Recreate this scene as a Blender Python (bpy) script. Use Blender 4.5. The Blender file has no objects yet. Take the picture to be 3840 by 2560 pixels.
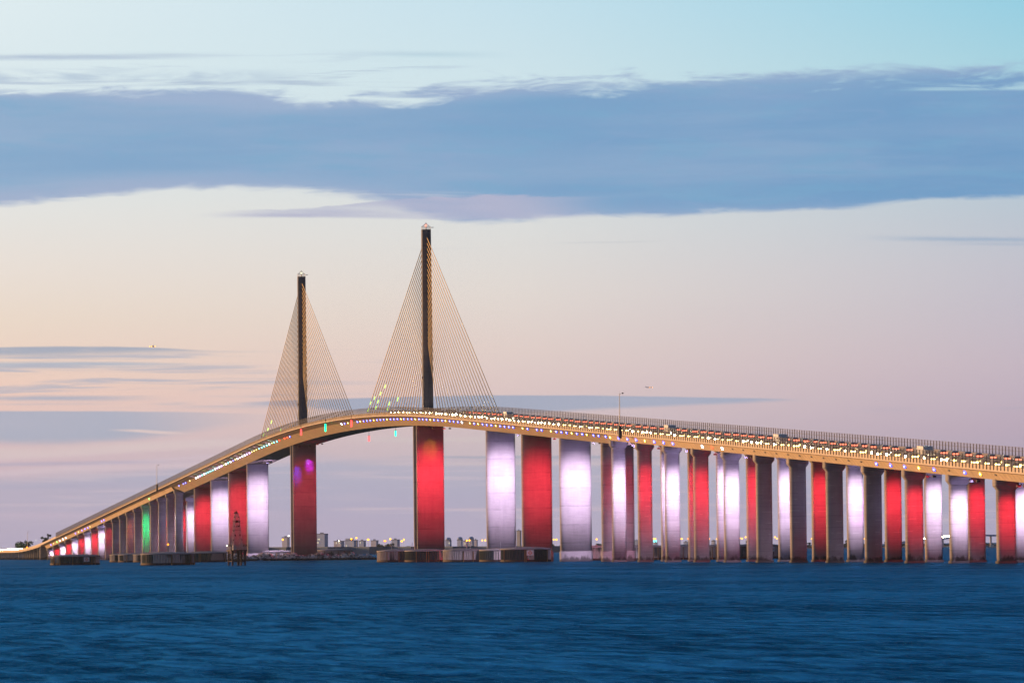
import bpy, math, random
from mathutils import Vector, Matrix
rnd = random.Random(7)
C = bpy.context.scene.collection
sc = bpy.context.scene
PI = math.pi

# ------------------------------------------------------------------ camera frame (X along the bridge, Y across it, Z up)
CAM = Vector((2082.87, -332.75, 4.82))
YAW, PITCH, ROLL, FPX = 0.174276, 0.037864, -0.0107, 20364.56
cy, sy = math.cos(YAW), math.sin(YAW)
FW = Vector((-cy, sy, 0)); RT = Vector((sy, cy, 0)); UP = Vector((0, 0, 1))
CF = math.cos(PITCH)*FW + math.sin(PITCH)*UP
CU0 = -math.sin(PITCH)*FW + math.cos(PITCH)*UP
CR = math.cos(ROLL)*RT + math.sin(ROLL)*CU0
CU = -math.sin(ROLL)*RT + math.cos(ROLL)*CU0
def bearing(px, py=2080.0):
    return CF + (px-1920)/FPX*CR - (py-1280)/FPX*CU
def at(px, D, z=0.0):
    p = CAM + bearing(px)*D
    return Vector((p.x, p.y, z))

# ------------------------------------------------------------------ helpers
class MB:
    def __init__(s): s.v=[]; s.f=[]; s.m=[]
    def add(s, vs, fs, mi=0):
        o=len(s.v); s.v+= [tuple(v) for v in vs]; s.f+= [tuple(o+i for i in f) for f in fs]; s.m+= [mi]*len(fs); return s
    def box(s, a, b, mi=0, M=None):
        x0,y0,z0=a; x1,y1,z1=b
        vs=[(x0,y0,z0),(x1,y0,z0),(x1,y1,z0),(x0,y1,z0),(x0,y0,z1),(x1,y0,z1),(x1,y1,z1),(x0,y1,z1)]
        if M: vs=[tuple(M@Vector(v)) for v in vs]
        return s.add(vs,[(0,3,2,1),(4,5,6,7),(0,1,5,4),(1,2,6,5),(2,3,7,6),(3,0,4,7)],mi)
    def tube(s, p, q, r0, r1=None, n=8, mi=0, caps=True):
        r1 = r0 if r1 is None else r1
        p=Vector(p); q=Vector(q); d=(q-p).normalized()
        a=d.orthogonal().normalized(); b=d.cross(a)
        vs=[]
        for c,r in ((p,r0),(q,r1)):
            for i in range(n):
                t=2*PI*i/n; vs.append(c+a*math.cos(t)*r+b*math.sin(t)*r)
        fs=[(i,(i+1)%n,n+(i+1)%n,n+i) for i in range(n)]
        if caps: fs+=[tuple(range(n-1,-1,-1)),tuple(range(n,2*n))]
        return s.add(vs,fs,mi)
    def prism(s, ring, z0, z1, mi=0, ring1=None):
        n=len(ring); ring1=ring1 or ring
        vs=[(x,y,z0) for x,y in ring]+[(x,y,z1) for x,y in ring1]
        fs=[(i,(i+1)%n,n+(i+1)%n,n+i) for i in range(n)]+[tuple(range(n-1,-1,-1)),tuple(range(n,2*n))]
        return s.add(vs,fs,mi)
    def ball(s, c, r, seg=8, ringn=5, mi=0, sx=1, sy=1, sz=1):
        vs=[(c[0],c[1],c[2]+r*sz)]
        for j in range(1,ringn):
            ph=PI*j/ringn
            for i in range(seg):
                t=2*PI*i/seg; vs.append((c[0]+r*sx*math.sin(ph)*math.cos(t),c[1]+r*sy*math.sin(ph)*math.sin(t),c[2]+r*sz*math.cos(ph)))
        vs.append((c[0],c[1],c[2]-r*sz)); fs=[]
        for i in range(seg): fs.append((0,1+i,1+(i+1)%seg))
        for j in range(ringn-2):
            for i in range(seg):
                a=1+j*seg; fs.append((a+i,a+seg+i,a+seg+(i+1)%seg,a+(i+1)%seg))
        a=1+(ringn-2)*seg
        for i in range(seg): fs.append((a+i,len(vs)-1,a+(i+1)%seg))
        return s.add(vs,fs,mi)
    def build(s, name, mats, parent=None, smooth=False, loc=None):
        me=bpy.data.meshes.new(name); me.from_pydata(s.v,[],s.f)
        for m in (mats if isinstance(mats,(list,tuple)) else [mats]): me.materials.append(m)
        if any(s.m): me.polygons.foreach_set('material_index',s.m)
        if smooth: me.polygons.foreach_set('use_smooth',[True]*len(me.polygons))
        me.update()
        o=bpy.data.objects.new(name,me); C.objects.link(o)
        if parent: o.parent=parent
        if loc: o.location=loc
        return o
def empty(name, loc=(0,0,0), rz=0):
    o=bpy.data.objects.new(name,None); C.objects.link(o); o.location=loc; o.rotation_euler=(0,0,rz); o.empty_display_size=.5
    return o
def tag(o,label=None,cat=None,group=None,kind=None):
    if label: o['label']=label
    if cat: o['category']=cat
    if group: o['group']=group
    if kind: o['kind']=kind
    return o
def copy_tree(o,parent=None):
    c=o.copy(); C.objects.link(c)
    if parent: c.parent=parent
    for ch in list(o.children): copy_tree(ch,c)
    return c

# ------------------------------------------------------------------ node helper
class N:
    def __init__(s,tree): s.t=tree; tree.nodes.clear()
    def n(s,typ,**kw):
        nd=s.t.nodes.new(typ)
        for k,v in kw.items(): setattr(nd,k,v)
        return nd
    def put(s,sock,v):
        if hasattr(v,'links') or isinstance(v,bpy.types.NodeSocket): s.t.links.new(v,sock)
        elif isinstance(v,(tuple,list)) and len(v)==3 and sock.type=='RGBA': sock.default_value=(*v,1)
        else: sock.default_value=v
    def m(s,op,a,b=None,c=None,clamp=False):
        nd=s.n('ShaderNodeMath',operation=op,use_clamp=clamp); s.put(nd.inputs[0],a)
        if b is not None: s.put(nd.inputs[1],b)
        if c is not None: s.put(nd.inputs[2],c)
        return nd.outputs[0]
    def vm(s,op,a,b=None,scale=None):
        nd=s.n('ShaderNodeVectorMath',operation=op); s.put(nd.inputs[0],a)
        if b is not None: s.put(nd.inputs[1],b)
        if scale is not None: s.put(nd.inputs['Scale'],scale)
        return nd.outputs['Value'] if op in('DOT_PRODUCT','LENGTH') else nd.outputs[0]
    def sep(s,v):
        nd=s.n('ShaderNodeSeparateXYZ'); s.put(nd.inputs[0],v); return nd.outputs
    def comb(s,x,y,z):
        nd=s.n('ShaderNodeCombineXYZ'); s.put(nd.inputs[0],x); s.put(nd.inputs[1],y); s.put(nd.inputs[2],z); return nd.outputs[0]
    def ss(s,v,a,b,lo=0.,hi=1.):
        nd=s.n('ShaderNodeMapRange',interpolation_type='SMOOTHSTEP'); s.put(nd.inputs[0],v)
        s.put(nd.inputs[1],a); s.put(nd.inputs[2],b); s.put(nd.inputs[3],lo); s.put(nd.inputs[4],hi); return nd.outputs[0]
    def mix(s,f,a,b,blend='MIX'):
        nd=s.n('ShaderNodeMix',data_type='RGBA',blend_type=blend); s.put(nd.inputs[0],f); s.put(nd.inputs[6],a); s.put(nd.inputs[7],b); return nd.outputs[2]
    def noise(s,vec,scale=1.,detail=3.,rough=.5,dist=0.,dim='3D'):
        nd=s.n('ShaderNodeTexNoise',noise_dimensions=dim); s.put(nd.inputs['Vector'],vec)
        s.put(nd.inputs['Scale'],scale); s.put(nd.inputs['Detail'],detail); s.put(nd.inputs['Roughness'],rough); s.put(nd.inputs['Distortion'],dist)
        return nd.outputs[0]
    def ramp(s,f,pts,interp='LINEAR'):
        nd=s.n('ShaderNodeValToRGB'); s.put(nd.inputs[0],f); cr=nd.color_ramp; cr.interpolation=interp
        while len(cr.elements)>1: cr.elements.remove(cr.elements[-1])
        cr.elements[0].position=pts[0][0]; cr.elements[0].color=(*pts[0][1],1)
        for p,c in pts[1:]:
            e=cr.elements.new(p); e.color=(*c,1)
        return nd.outputs[0]
    def curve(s,f,pts):
        nd=s.n('ShaderNodeFloatCurve'); s.put(nd.inputs['Value'],f); cv=nd.mapping.curves[0]
        nd.mapping.use_clip=False
        while len(cv.points)>2: cv.points.remove(cv.points[-1])
        cv.points[0].location=pts[0]; cv.points[1].location=pts[-1]
        for p in pts[1:-1]: cv.points.new(*p)
        nd.mapping.update(); return nd.outputs[0]
def lin(r,g,b):
    f=lambda c:(c/255/12.92) if c/255<=.04045 else ((c/255+.055)/1.055)**2.4
    return (f(r),f(g),f(b))
def mat(name):
    m=bpy.data.materials.new(name); m.use_nodes=True; k=N(m.node_tree)
    out=k.n('ShaderNodeOutputMaterial'); return m,k,out
def princ(k,out,col,rough=.7,spec=.3,metal=0.,bump=None,bstr=.3,bdist=.1,alpha=None):
    p=k.n('ShaderNodeBsdfPrincipled'); k.put(p.inputs['Base Color'],col); k.put(p.inputs['Roughness'],rough)
    k.put(p.inputs['Specular IOR Level'],spec); k.put(p.inputs['Metallic'],metal)
    if alpha is not None: k.put(p.inputs['Alpha'],alpha)
    if bump is not None:
        b=k.n('ShaderNodeBump'); k.put(b.inputs['Strength'],bstr); k.put(b.inputs['Distance'],bdist); k.put(b.inputs['Height'],bump); k.t.links.new(b.outputs[0],p.inputs['Normal'])
    k.t.links.new(p.outputs[0],out.inputs[0]); return p
def pos(k): return k.n('ShaderNodeNewGeometry').outputs['Position']
def simple(name,col,rough=.7,spec=.3,metal=0.,var=.25,scale=.8):
    m,k,out=mat(name); n=k.noise(pos(k),scale,3.)
    c=k.mix(n,tuple(x*(1-var) for x in col),tuple(min(1,x*(1+var)) for x in col)); princ(k,out,c,rough,spec,metal); return m
def emit(name,col,strength):
    m,k,out=mat(name); e=k.n('ShaderNodeEmission'); k.put(e.inputs[0],col); k.put(e.inputs[1],strength); k.t.links.new(e.outputs[0],out.inputs[0]); return m

# ------------------------------------------------------------------ materials
def concrete(name,base,joint=3.05,tide=True,dark=.6,white=.0,vary=.34):
    m,k,out=mat(name); P=pos(k); x,y,z=k.sep(P)
    cell=k.m('FLOOR',k.m('DIVIDE',z,joint)); fr=k.m('FRACT',k.m('DIVIDE',z,joint))
    wob=k.noise(k.vm('MULTIPLY',P,(.35,.35,.05)),1.,2.)
    fine=k.noise(k.vm('MULTIPLY',P,(.25,.25,3.2)),1.,3.,.6)
    streak=k.noise(k.vm('MULTIPLY',P,(.75,.75,.06)),1.,5.,.7,.35)
    blot=k.noise(k.vm('MULTIPLY',P,(.2,.2,.2)),1.,5.,.6)
    lift=k.n('ShaderNodeTexWhiteNoise',noise_dimensions='2D'); k.put(lift.inputs['Vector'],k.comb(cell,k.m('FLOOR',k.m('MULTIPLY',x,.03)),0.))
    v=k.m('ADD',k.m('MULTIPLY',k.m('SUBTRACT',streak,.5),vary*1.15),k.m('MULTIPLY',k.m('SUBTRACT',blot,.5),vary*1.5))
    v=k.m('ADD',v,k.m('MULTIPLY',k.m('SUBTRACT',lift.outputs[0],.5),vary*.55)); v=k.m('ADD',v,k.m('MULTIPLY',k.m('SUBTRACT',fine,.5),vary*1.1))
    v=k.m('ADD',v,1.)
    c=k.vm('SCALE',base,scale=v)
    jl=k.ss(k.m('ABSOLUTE',k.m('SUBTRACT',fr,.5)),0.445,.49)
    jl=k.m('MULTIPLY',jl,k.ss(wob,.42,.62,.25,1.))
    jc=tuple(b*(dark if white<=0 else 1.) for b in base)
    c=k.mix(k.m('MULTIPLY',jl,.45),c,tuple(b*.5 for b in base))
    if white>0:
        eff=k.m('MULTIPLY',k.ss(k.m('ABSOLUTE',k.m('SUBTRACT',fr,.52)),.03,.0),k.ss(k.noise(k.vm('MULTIPLY',P,(.5,.5,.12)),1.,3.),.5,.62))
        c=k.mix(k.m('MULTIPLY',eff,white),c,(.78,.77,.74))
    if tide:
        h=k.m('ADD',k.m('MULTIPLY',k.noise(k.vm('MULTIPLY',P,(.6,.6,.25)),1.,5.,.65),5.2),-1.5)
        wet=k.ss(k.m('SUBTRACT',z,h),.7,-.5)
        c=k.mix(k.m('MULTIPLY',wet,.82),c,(.035,.03,.028))
    princ(k,out,c,.8,.25,0.,bump=fine,bstr=.25,bdist=.05); return m
M={}
M['column']=concrete('column_concrete',(.32,.30,.30),3.05,True,.6,.5)
M['pier']=concrete('pier_concrete',(.32,.30,.31),6.1,True,.6,0.)
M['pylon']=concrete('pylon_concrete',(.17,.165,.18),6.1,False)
def girdermat():
    m,k,out=mat('girder_concrete'); P=pos(k); x,y,z=k.sep(P)
    fr=k.m('FRACT',k.m('DIVIDE',k.m('ADD',x,k.m('MULTIPLY',z,.6)),3.66))
    j=k.ss(k.m('ABSOLUTE',k.m('SUBTRACT',fr,.5)),.46,.49)
    st=k.noise(k.vm('MULTIPLY',P,(.8,.8,.25)),1.,4.,.6); bl=k.noise(P,.12,4.)
    v=k.m('ADD',.62,k.m('ADD',k.m('MULTIPLY',st,.5),k.m('MULTIPLY',bl,.3)))
    c=k.vm('SCALE',(.68,.54,.40),scale=v); dr=k.ss(k.noise(k.vm('MULTIPLY',P,(.9,.2,.12)),1.,3.,.6),.56,.7); c=k.mix(k.m('MULTIPLY',dr,.35),c,(.25,.19,.14)); c=k.mix(k.m('MULTIPLY',j,.75),c,(.17,.14,.11))
    princ(k,out,c,.8,.2); return m
M['girder']=girdermat()
M['parapet']=simple('parapet_concrete',(.66,.55,.43),.8,.2,var=.15,scale=.3)
M['asphalt']=simple('asphalt',(.055,.055,.057),.85,.3,var=.2,scale=.5)
M['paint']=simple('road_paint',(.75,.73,.65),.6)
M['steel']=simple('dark_steel',(.075,.07,.075),.55,.4,.3)
M['galv']=simple('galvanised_steel',(.3,.3,.31),.5,.4,.4)
M['gold']=simple('golden_cable_paint',(1.,.72,.32),.45,.4,var=.05)
def netmat():
    m,k,out=mat('fence_netting'); P=pos(k)
    n=k.noise(P,.5,2.); princ(k,out,(.16,.15,.17),.6,.2,alpha=k.m('ADD',.2,k.m('MULTIPLY',n,.12))); return m
M['net']=netmat()
def pilemat():
    m,k,out=mat('sheet_pile'); P=pos(k); x,y,z=k.sep(P)
    n=k.noise(k.vm('MULTIPLY',P,(.7,.7,.12)),1.,4.,.6); b=k.noise(k.vm('MULTIPLY',P,(.16,.16,.1)),1.,2.)
    c=k.ramp(n,[(.3,(.03,.05,.05)),(.5,(.075,.10,.095)),(.62,(.17,.155,.125)),(.75,(.28,.20,.13))])
    c=k.mix(k.ss(b,.47,.55),c,(.46,.43,.40))
    c=k.mix(k.ss(k.m('ADD',z,k.m('MULTIPLY',n,.8)),1.3,.5),c,(.012,.012,.012)); princ(k,out,c,.8,.2); return m
M['pile']=pilemat()
def pile2():
    m,k,out=mat('encased_pile_wall'); P=pos(k); x,y,z=k.sep(P)
    n=k.noise(k.vm('MULTIPLY',P,(.9,.9,.14)),1.,4.,.6); b=k.noise(k.vm('MULTIPLY',P,(.13,.13,.02)),1.,1.)
    c=k.ramp(n,[(.3,(.30,.27,.25)),(.5,(.52,.48,.45)),(.7,(.62,.57,.52))]); c=k.mix(k.ss(b,.50,.53),c,(.05,.065,.07))
    c=k.mix(k.m('MULTIPLY',k.ss(n,.58,.68),.6),c,(.10,.09,.08))
    c=k.mix(k.ss(k.m('ADD',z,k.m('MULTIPLY',n,.8)),1.2,.5),c,(.02,.018,.018)); princ(k,out,c,.85,.2); return m
M['pile2']=pile2()
M['cap']=simple('dolphin_concrete',(.34,.32,.33),.85,.2,var=.2,scale=.25)
def rockmat():
    m,k,out=mat('rock'); oi=k.n('ShaderNodeNewGeometry'); n=k.noise(pos(k),.7,4.,.6)
    v=k.m('ADD',k.m('MULTIPLY',oi.outputs['Random Per Island'],.75),k.m('MULTIPLY',n,.4))
    c=k.ramp(v,[(0.1,(.05,.045,.05)),(.4,(.2,.18,.19)),(.62,(.52,.48,.49)),(1.,(.85,.8,.79))])
    x,y,z=k.sep(pos(k)); c=k.mix(k.ss(z,1.3,.6),c,(.015,.014,.016)); princ(k,out,c,.85,.2); return m
M['rock']=rockmat()
M['rust']=simple('rusty_steel',(.07,.04,.032),.75,.3,.1,.4,1.2)
M['palegrey']=simple('pale_grey_paint',(.42,.42,.45),.6)
M['black']=simple('black_feathers',(.012,.012,.014),.6)
M['white']=simple('white_paint',(.78,.78,.76),.5,var=.06)
M['orange']=simple('orange_paint',(.75,.22,.06),.5,var=.06)
M['wood']=simple('weathered_wood',(.28,.17,.08),.8)
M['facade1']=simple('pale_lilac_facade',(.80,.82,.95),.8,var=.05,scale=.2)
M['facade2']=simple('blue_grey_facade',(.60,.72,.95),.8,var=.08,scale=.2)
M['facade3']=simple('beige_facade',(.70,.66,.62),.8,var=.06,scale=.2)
M['roof']=simple('slate_roof',(.10,.13,.2),.8)
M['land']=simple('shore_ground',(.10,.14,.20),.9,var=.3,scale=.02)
M['leaf']=simple('far_foliage',(.035,.06,.055),.9,.1,var=.5,scale=.15)
M['bark']=simple('bark',(.06,.05,.04),.9)
M['car_dark']=simple('car_paint_dark',(.05,.05,.06),.3,.5); M['car_light']=simple('car_paint_silver',(.4,.4,.42),.3,.5)
M['glass']=simple('dark_glass',(.22,.20,.21),.4,.5)
M['tyre']=simple('tyre_rubber',(.02,.02,.02),.9)
E={'headlight':emit('headlight_glow',(1,.80,.46),80.),'headlight_warm':emit('headlight_warm_glow',(1,.62,.10),8.),'bar':emit('front_glow_bar',(1,.74,.30),9.),'tail':emit('tail_light_glow',(1,.15,.08),4.),
 'b':emit('blue_lens',(.03,.05,1.),5.5),'y':emit('yellow_lens',(1,.72,.05),2.2),'w':emit('white_lens',(.8,.88,1.),9.),'c':emit('cyan_lens',(.05,.8,.85),5.),
 'r':emit('red_lens',(1,.05,.02),5.),'g':emit('green_lens',(.05,1,.06),6.),'v':emit('violet_lens',(.6,.35,1.),7.),'l':emit('lime_glow',(.6,1,.08),1.6),
 'core':emit('white_hot_core',(.9,.93,1.),4.),'nr':emit('red_lamp_streak',(1,.03,.03),6.),'ng':emit('green_lamp_streak',(0.,.95,.36),3.6),
 'sodium':emit('sodium_glow',(1,.36,.02),4.),'white_lamp':emit('white_glow',(1,.9,.7),3.),'beacon':emit('red_beacon_glow',(1,.10,.06),6.),
 'window':emit('lit_window',(1,.85,.6),.55),'teal':emit('teal_glow',(.05,.9,.8),6.),'amber':emit('amber_glow',(1,.22,.01),4.),'lantern_w':emit('lantern_glow',(1,.95,.6),1.3)}

# ------------------------------------------------------------------ bridge profile
def ztop(s):                                  # top of the parapet
    if s>=123: z=45.2-.0407*(s-329)
    elif s<=-448: z=44.4+.0392*(s+693)
    else: z=44.4+.0392*(-448+693)+.0392*(s+448)-(.0799/571/2)*(s+448)**2
    if s<-1500:
        u=-1500-s; z0=44.4+.0392*(-1500+693)
        z=z0-.0392*u+.0392/2/300*u*u if u<300 else z0-.0392*150
    return z
def zd(s): return ztop(s)-.85
def slope(s): return (zd(s+.5)-zd(s-.5))
def stations(a,b,step=6.0):
    n=max(1,int(round((b-a)/step))); return [a+(b-a)*i/n for i in range(n+1)]
def sweep(mb,sec,ss,mi=0,closed=True):
    n=len(sec); vs=[]
    for s in ss:
        z=zd(s)
        for t,dz in sec: vs.append((s,t,z+dz))
    fs=[]
    for i in range(len(ss)-1):
        for j in range(n if closed else n-1):
            a=i*n+j; b=i*n+(j+1)%n; fs.append((a,a+n,b+n,b))
    if closed: fs+=[tuple(range(n)),tuple(range((len(ss)-1)*n+n-1,(len(ss)-1)*n-1,-1))]
    return mb.add(vs,fs,mi)
S_R=426.7; S_L=-789.0; S_END=1180.0; S_A=-1553.0; S_C=-1960.0
PY=[3.0,-356.0]; HT=7.77
bridge=empty('cable_stayed_bridge',(0,0,0))
tag(bridge,'long cable-stayed bridge on red, white and dark piers, with golden stays on two pylons','bridge')
main_sec=[(-14.4,0),(-14.4,-.45),(-10.4,-1.35),(-5.5,-4.25),(5.5,-4.25),(10.4,-1.35),(14.4,-.45),(14.4,0)]
g=MB(); sweep(g,main_sec,stations(S_L,S_R)); g.build('main_girder',M['girder'],bridge)
def app_sec(tc): return [(tc+t,dz) for t,dz in ((-6.55,0),(-6.55,-.4),(-3.9,-.95),(-2.5,-2.75),(2.5,-2.75),(3.9,-.95),(6.55,-.4),(6.55,0))]
for tc in (-HT,HT):
    for a,b in ((S_R+.06,S_END),(S_A,S_L-.06)):
        g=MB(); sweep(g,app_sec(tc),stations(a,b)); g.build('approach_girder',M['girder'],bridge)
g=MB(); sweep(g,[(-14.3,0),(-14.3,-1.1),(14.3,-1.1),(14.3,0)],stations(S_C,S_A-.06)); g.build('causeway_deck',M['girder'],bridge)
# road surface, barriers, fences
for tc in (-HT,HT):
    g=MB(); sweep(g,[(tc-6.1,.004),(tc+6.1,.004)],stations(S_C,S_END),closed=False); g.build('road_surface',M['asphalt'],bridge)
    g=MB()
    for off in (-4.9,4.9): sweep(g,[(tc+off-.08,.009),(tc+off+.08,.009)],stations(S_C,S_END),closed=False)
    s=S_C
    while s<S_END:
        sweep(g,[(tc-.08,.009),(tc+.08,.009)],[s,s+3.],closed=False); s+=12.2
    g.build('lane_marking',M['paint'],bridge)
for sg in (-1,1):
    sec=[(sg*14.55,-.5),(sg*14.55,.85),(sg*14.2,.85),(sg*13.95,.25),(sg*13.95,.006),(sg*14.41,.006),(sg*14.41,-.5)]
    if sg>0: sec=sec[::-1]
    g=MB(); sweep(g,sec,stations(S_C,S_END)); g.build('parapet',M['parapet'],bridge)
    sec=[(sg*1.35-.25,.006),(sg*1.35-.12,.8),(sg*1.35+.12,.8),(sg*1.35+.25,.006)]
    g=MB(); sweep(g,sec[::-1],stations(S_C,S_END)); g.build('median_barrier',M['parapet'],bridge)
S_F=-1436.
for sg in (-1,1):
    f=MB(); p=MB(); s=S_F; i=0
    while s<S_END:
        big = i%60==59
        w=.13 if big else .075
        y0,y1=sorted((sg*14.56,sg*14.74))
        p.box((s-w,y0,zd(s)-.12),(s+w,y1,zd(s)+.85+(2.2 if not big else 2.3)))
        s+=3.048; i+=1
    pf=p.build('fence_posts',M['steel'],bridge)
    for off in (.95,2.0,2.95): 
        sec=[(sg*14.65-.025,off),(sg*14.65+.025,off),(sg*14.65+.025,off+.06),(sg*14.65-.025,off+.06)]
        sweep(f,sec,stations(S_F,S_END))
    f.build('fence_rails',M['steel'],bridge)
    q=MB(); sweep(q,[(sg*14.62,.9),(sg*14.62,2.9)],stations(S_F,S_END),closed=False); q.build('fence_netting',M['net'],bridge)

# ------------------------------------------------------------------ piers
def superell(w,d,n,seg=28,cx=0,cy=0,bias=None):
    r=[]
    for i in range(seg):
        t=2*PI*i/seg; c,s_=math.cos(t),math.sin(t)
        r.append((cx+d/2*math.copysign(abs(c)**(2/n),c),cy+w/2*math.copysign(abs(s_)**(2/n),s_)))
    return r
def lamp(s,t,z,aim,power,col,size=55,blend=1.,rad=.5):
    hb=MB(); hb.box((-.35,-.45,-.3),(.35,.45,.15)); hb.tube((0,0,.15),(0,0,.6),.06,n=6)
    h=hb.build('floodlight',M['steel'],bridge,loc=(s,t,z))
    l=bpy.data.lights.new('floodlight_beam','SPOT'); l.energy=power; l.color=col; l.spot_size=math.radians(size); l.spot_blend=blend; l.shadow_soft_size=rad
    o=bpy.data.objects.new('floodlight_beam',l); C.objects.link(o); o.parent=h
    z=min(z,zd(s)-(4.25 if S_L<s<S_R else 2.75)-.9); h.location=(s,t,z)
    d=Vector(aim)-Vector((s,t,z-.5)); o.location=(0,0,-.5); o.rotation_euler=d.to_track_quat('-Z','Y').to_euler()
RED=(1.,.024,.045); WHI=(.97,.72,1.)
def flood(s,t,z,kind,k=1.,d=.62,w=1.):
    """narrow coloured floodlight under the girder, up-station of the pier, plus a faint wide fill near the cap"""
    h=z-.7; z0=zd(s)
    top=None
    if kind in 'rR': p,c=(.42e5 if kind=='r' else .15e5),RED
    elif kind in 'wW': p,c=(.70e5 if kind=='w' else .4e5),WHI
    elif kind=='G': p,c=.38e5,(.0,1.,.22)
    elif kind=='O': p,c=.10e5,(1.,.16,.02)
    q=(h/28)**2; d=h*d; zl=zd(s+d)-(z0-z)-1.1
    half=32.5 if h<32 else 30.5
    if w>1: half=34.5
    lamp(s+d,t,zl,(s,t+.25,h*.48),p*k*q,c,2*half)
    lamp(s+d*1.3,t+.6,zl,(s,t+.2,h*.66),p*k*q*(.17 if kind in 'wW' else .085),((.62,.48,1.) if kind in 'wW' else c),104)  # added second spot, no known fitting, only brightens the pier top
npier=0
def column(s,t,kind,label=None):
    z=zd(s)-2.75
    zc=z-2.3
    mb=MB(); r=superell(4.35,3.0,3.3); mb.prism(r,-4,zc)
    o=mb.build('pier',M['column'],bridge,loc=(s,t,0))
    for i,pl in enumerate(o.data.polygons): pl.use_smooth=len(pl.vertices)==4
    cb=MB(); big=superell(5.7,3.7,5.); cb.prism(superell(4.4,3.05,3.4),zc-.02,zc+.9,0,big); cb.prism(big,zc+.9,z+.12)
    cb.build('pier_cap',M['column'],o)
    pb=MB(); pb.prism(superell(4.85,3.5,4.),-4,.55); pb.build('pier_base',M['column'],o)
    if label: o['label']=label
    if kind: flood(s,t,z,kind)
    return o
near_s=[425.6,466.7,507.9,549.0,590.2,631.8,673.0,714.9,756.6,798.4,840.9,883.4,924.6,965.8]
near_k='wrwrw....RwrwR'.replace('R','r')
lab={'r':'pier lit red','w':'pier lit white','.':'dark unlit pier','R':'pier dimly lit red','G':'pier lit green','O':'pier dimly lit orange'}
for i,s in enumerate(near_s):
    kd=near_k[i]; column(s,-HT,'' if kd=='.' else kd,lab[kd])
    kf='wr'[i%2]; column(s,HT,kf,lab[kf])
left_s=[-787.0,-827.7,-869.5,-910.5,-953.1,-995.3,-1037.6,-1077.3,-1119.5,-1162.2,-1205.3,-1248.1,-1291.5,-1332.5,-1376.7,-1419.1,-1462.4,-1504.9,-1549.3]
left_k='....G.O..Rwrwrwrwrw'
for i,s in enumerate(left_s):
    kd=left_k[i]; column(s,-HT,'' if kd=='.' else kd,lab[kd])
    kf='wr'[i%2]; column(s,HT,kf,lab[kf])
def wide_pier(s,kind,plinth=True,d=24.,w=10.6,th=4.2,n=2.7,k=1.):
    z=zd(s)-4.25
    mb=MB(); mb.prism(superell(w,th,n,40),-4,z+.2,0)
    o=mb.build('pier',M['pier'],bridge,loc=(s,0,0)); o['label']='wide '+lab[kind]
    for pl in o.data.polygons: pl.use_smooth=len(pl.vertices)==4
    if plinth:
        pb=MB(); pb.prism(superell(w+.5,th+.5,n,40),-4,3.3); pb.build('pier_base',M['pier'],o)
    flood(s+th/2,.6,z,kind,k*1.15,.68,1.2)
    return o
for s,kd in ((166.7,'w'),(239.0,'r'),(311.2,'w'),(384.0,'R'),(-519.3,'w'),(-592.2,'r'),(-666.9,'w'),(-739.8,'r')): wide_pier(s,kd)
for pi,ps in enumerate(PY):
    for off in (4.2,-3.6):
        s=ps+off; z=zd(s)-4.25
        mb=MB(); mb.prism(superell(10.7,1.9,5.,40),-4,z+.2)
        o=mb.build('pier',M['pier'],bridge,loc=(s,0,0)); o['label']='pylon pier wall lit red'
        for pl in o.data.polygons: pl.use_smooth=len(pl.vertices)==4
    z=zd(ps)-4.25
    if pi==0:
        flood(ps+5.1,.3,z,'r',1.3,.62,1.2)
        lamp(ps+13,0.,z-.6,(ps+5,0,z-8.5),.035e5,(.55,.30,0),40,1.)
    else:
        flood(ps+5.1,1.1,z,'r',.40,.68,1.2)
        lamp(ps+12,1.6,z-.6,(ps+5,2.1,z-9),.085e5,(.75,.0,1.),26,1.)
        lamp(ps+12,1.4,z-.6,(ps+5,1.6,z-7.5),.05e5,(.35,.2,1.),10,1.)
        lamp(ps+12,-3.4,z-.6,(ps+5,-3.6,z-13),.09e5,(.05,.05,1.),22,1.)
# magenta edge light on one far-row pier
lamp(673+10,HT+6,zd(673)-4,(673,HT+2.2,zd(673)-16),.22e5,(.9,0.,.9),34)
# causeway bents
s=S_A-6; i=0
while s>S_C:
    z=zd(s)-1.1; mb=MB()
    mb.box((s-.8,-14.,z-1.2),(s+.8,14.,z+.05))
    if i==0: mb.box((s-1.5,-14.3,-3),(s+1.5,14.3,z-1.2))
    else:
        for t in (-13.4,-9.6,-5.8,-1.9,1.9,5.8,9.6,13.4): mb.box((s-.45,t-.45,-3),(s+.45,t+.45,z-1.2))
        mb.box((s-.6,-14.,-.5),(s+.6,14.,1.0))
    mb.build('trestle_bent',M['column'],bridge); s-=(30.5 if i else 24); i+=1

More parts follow.
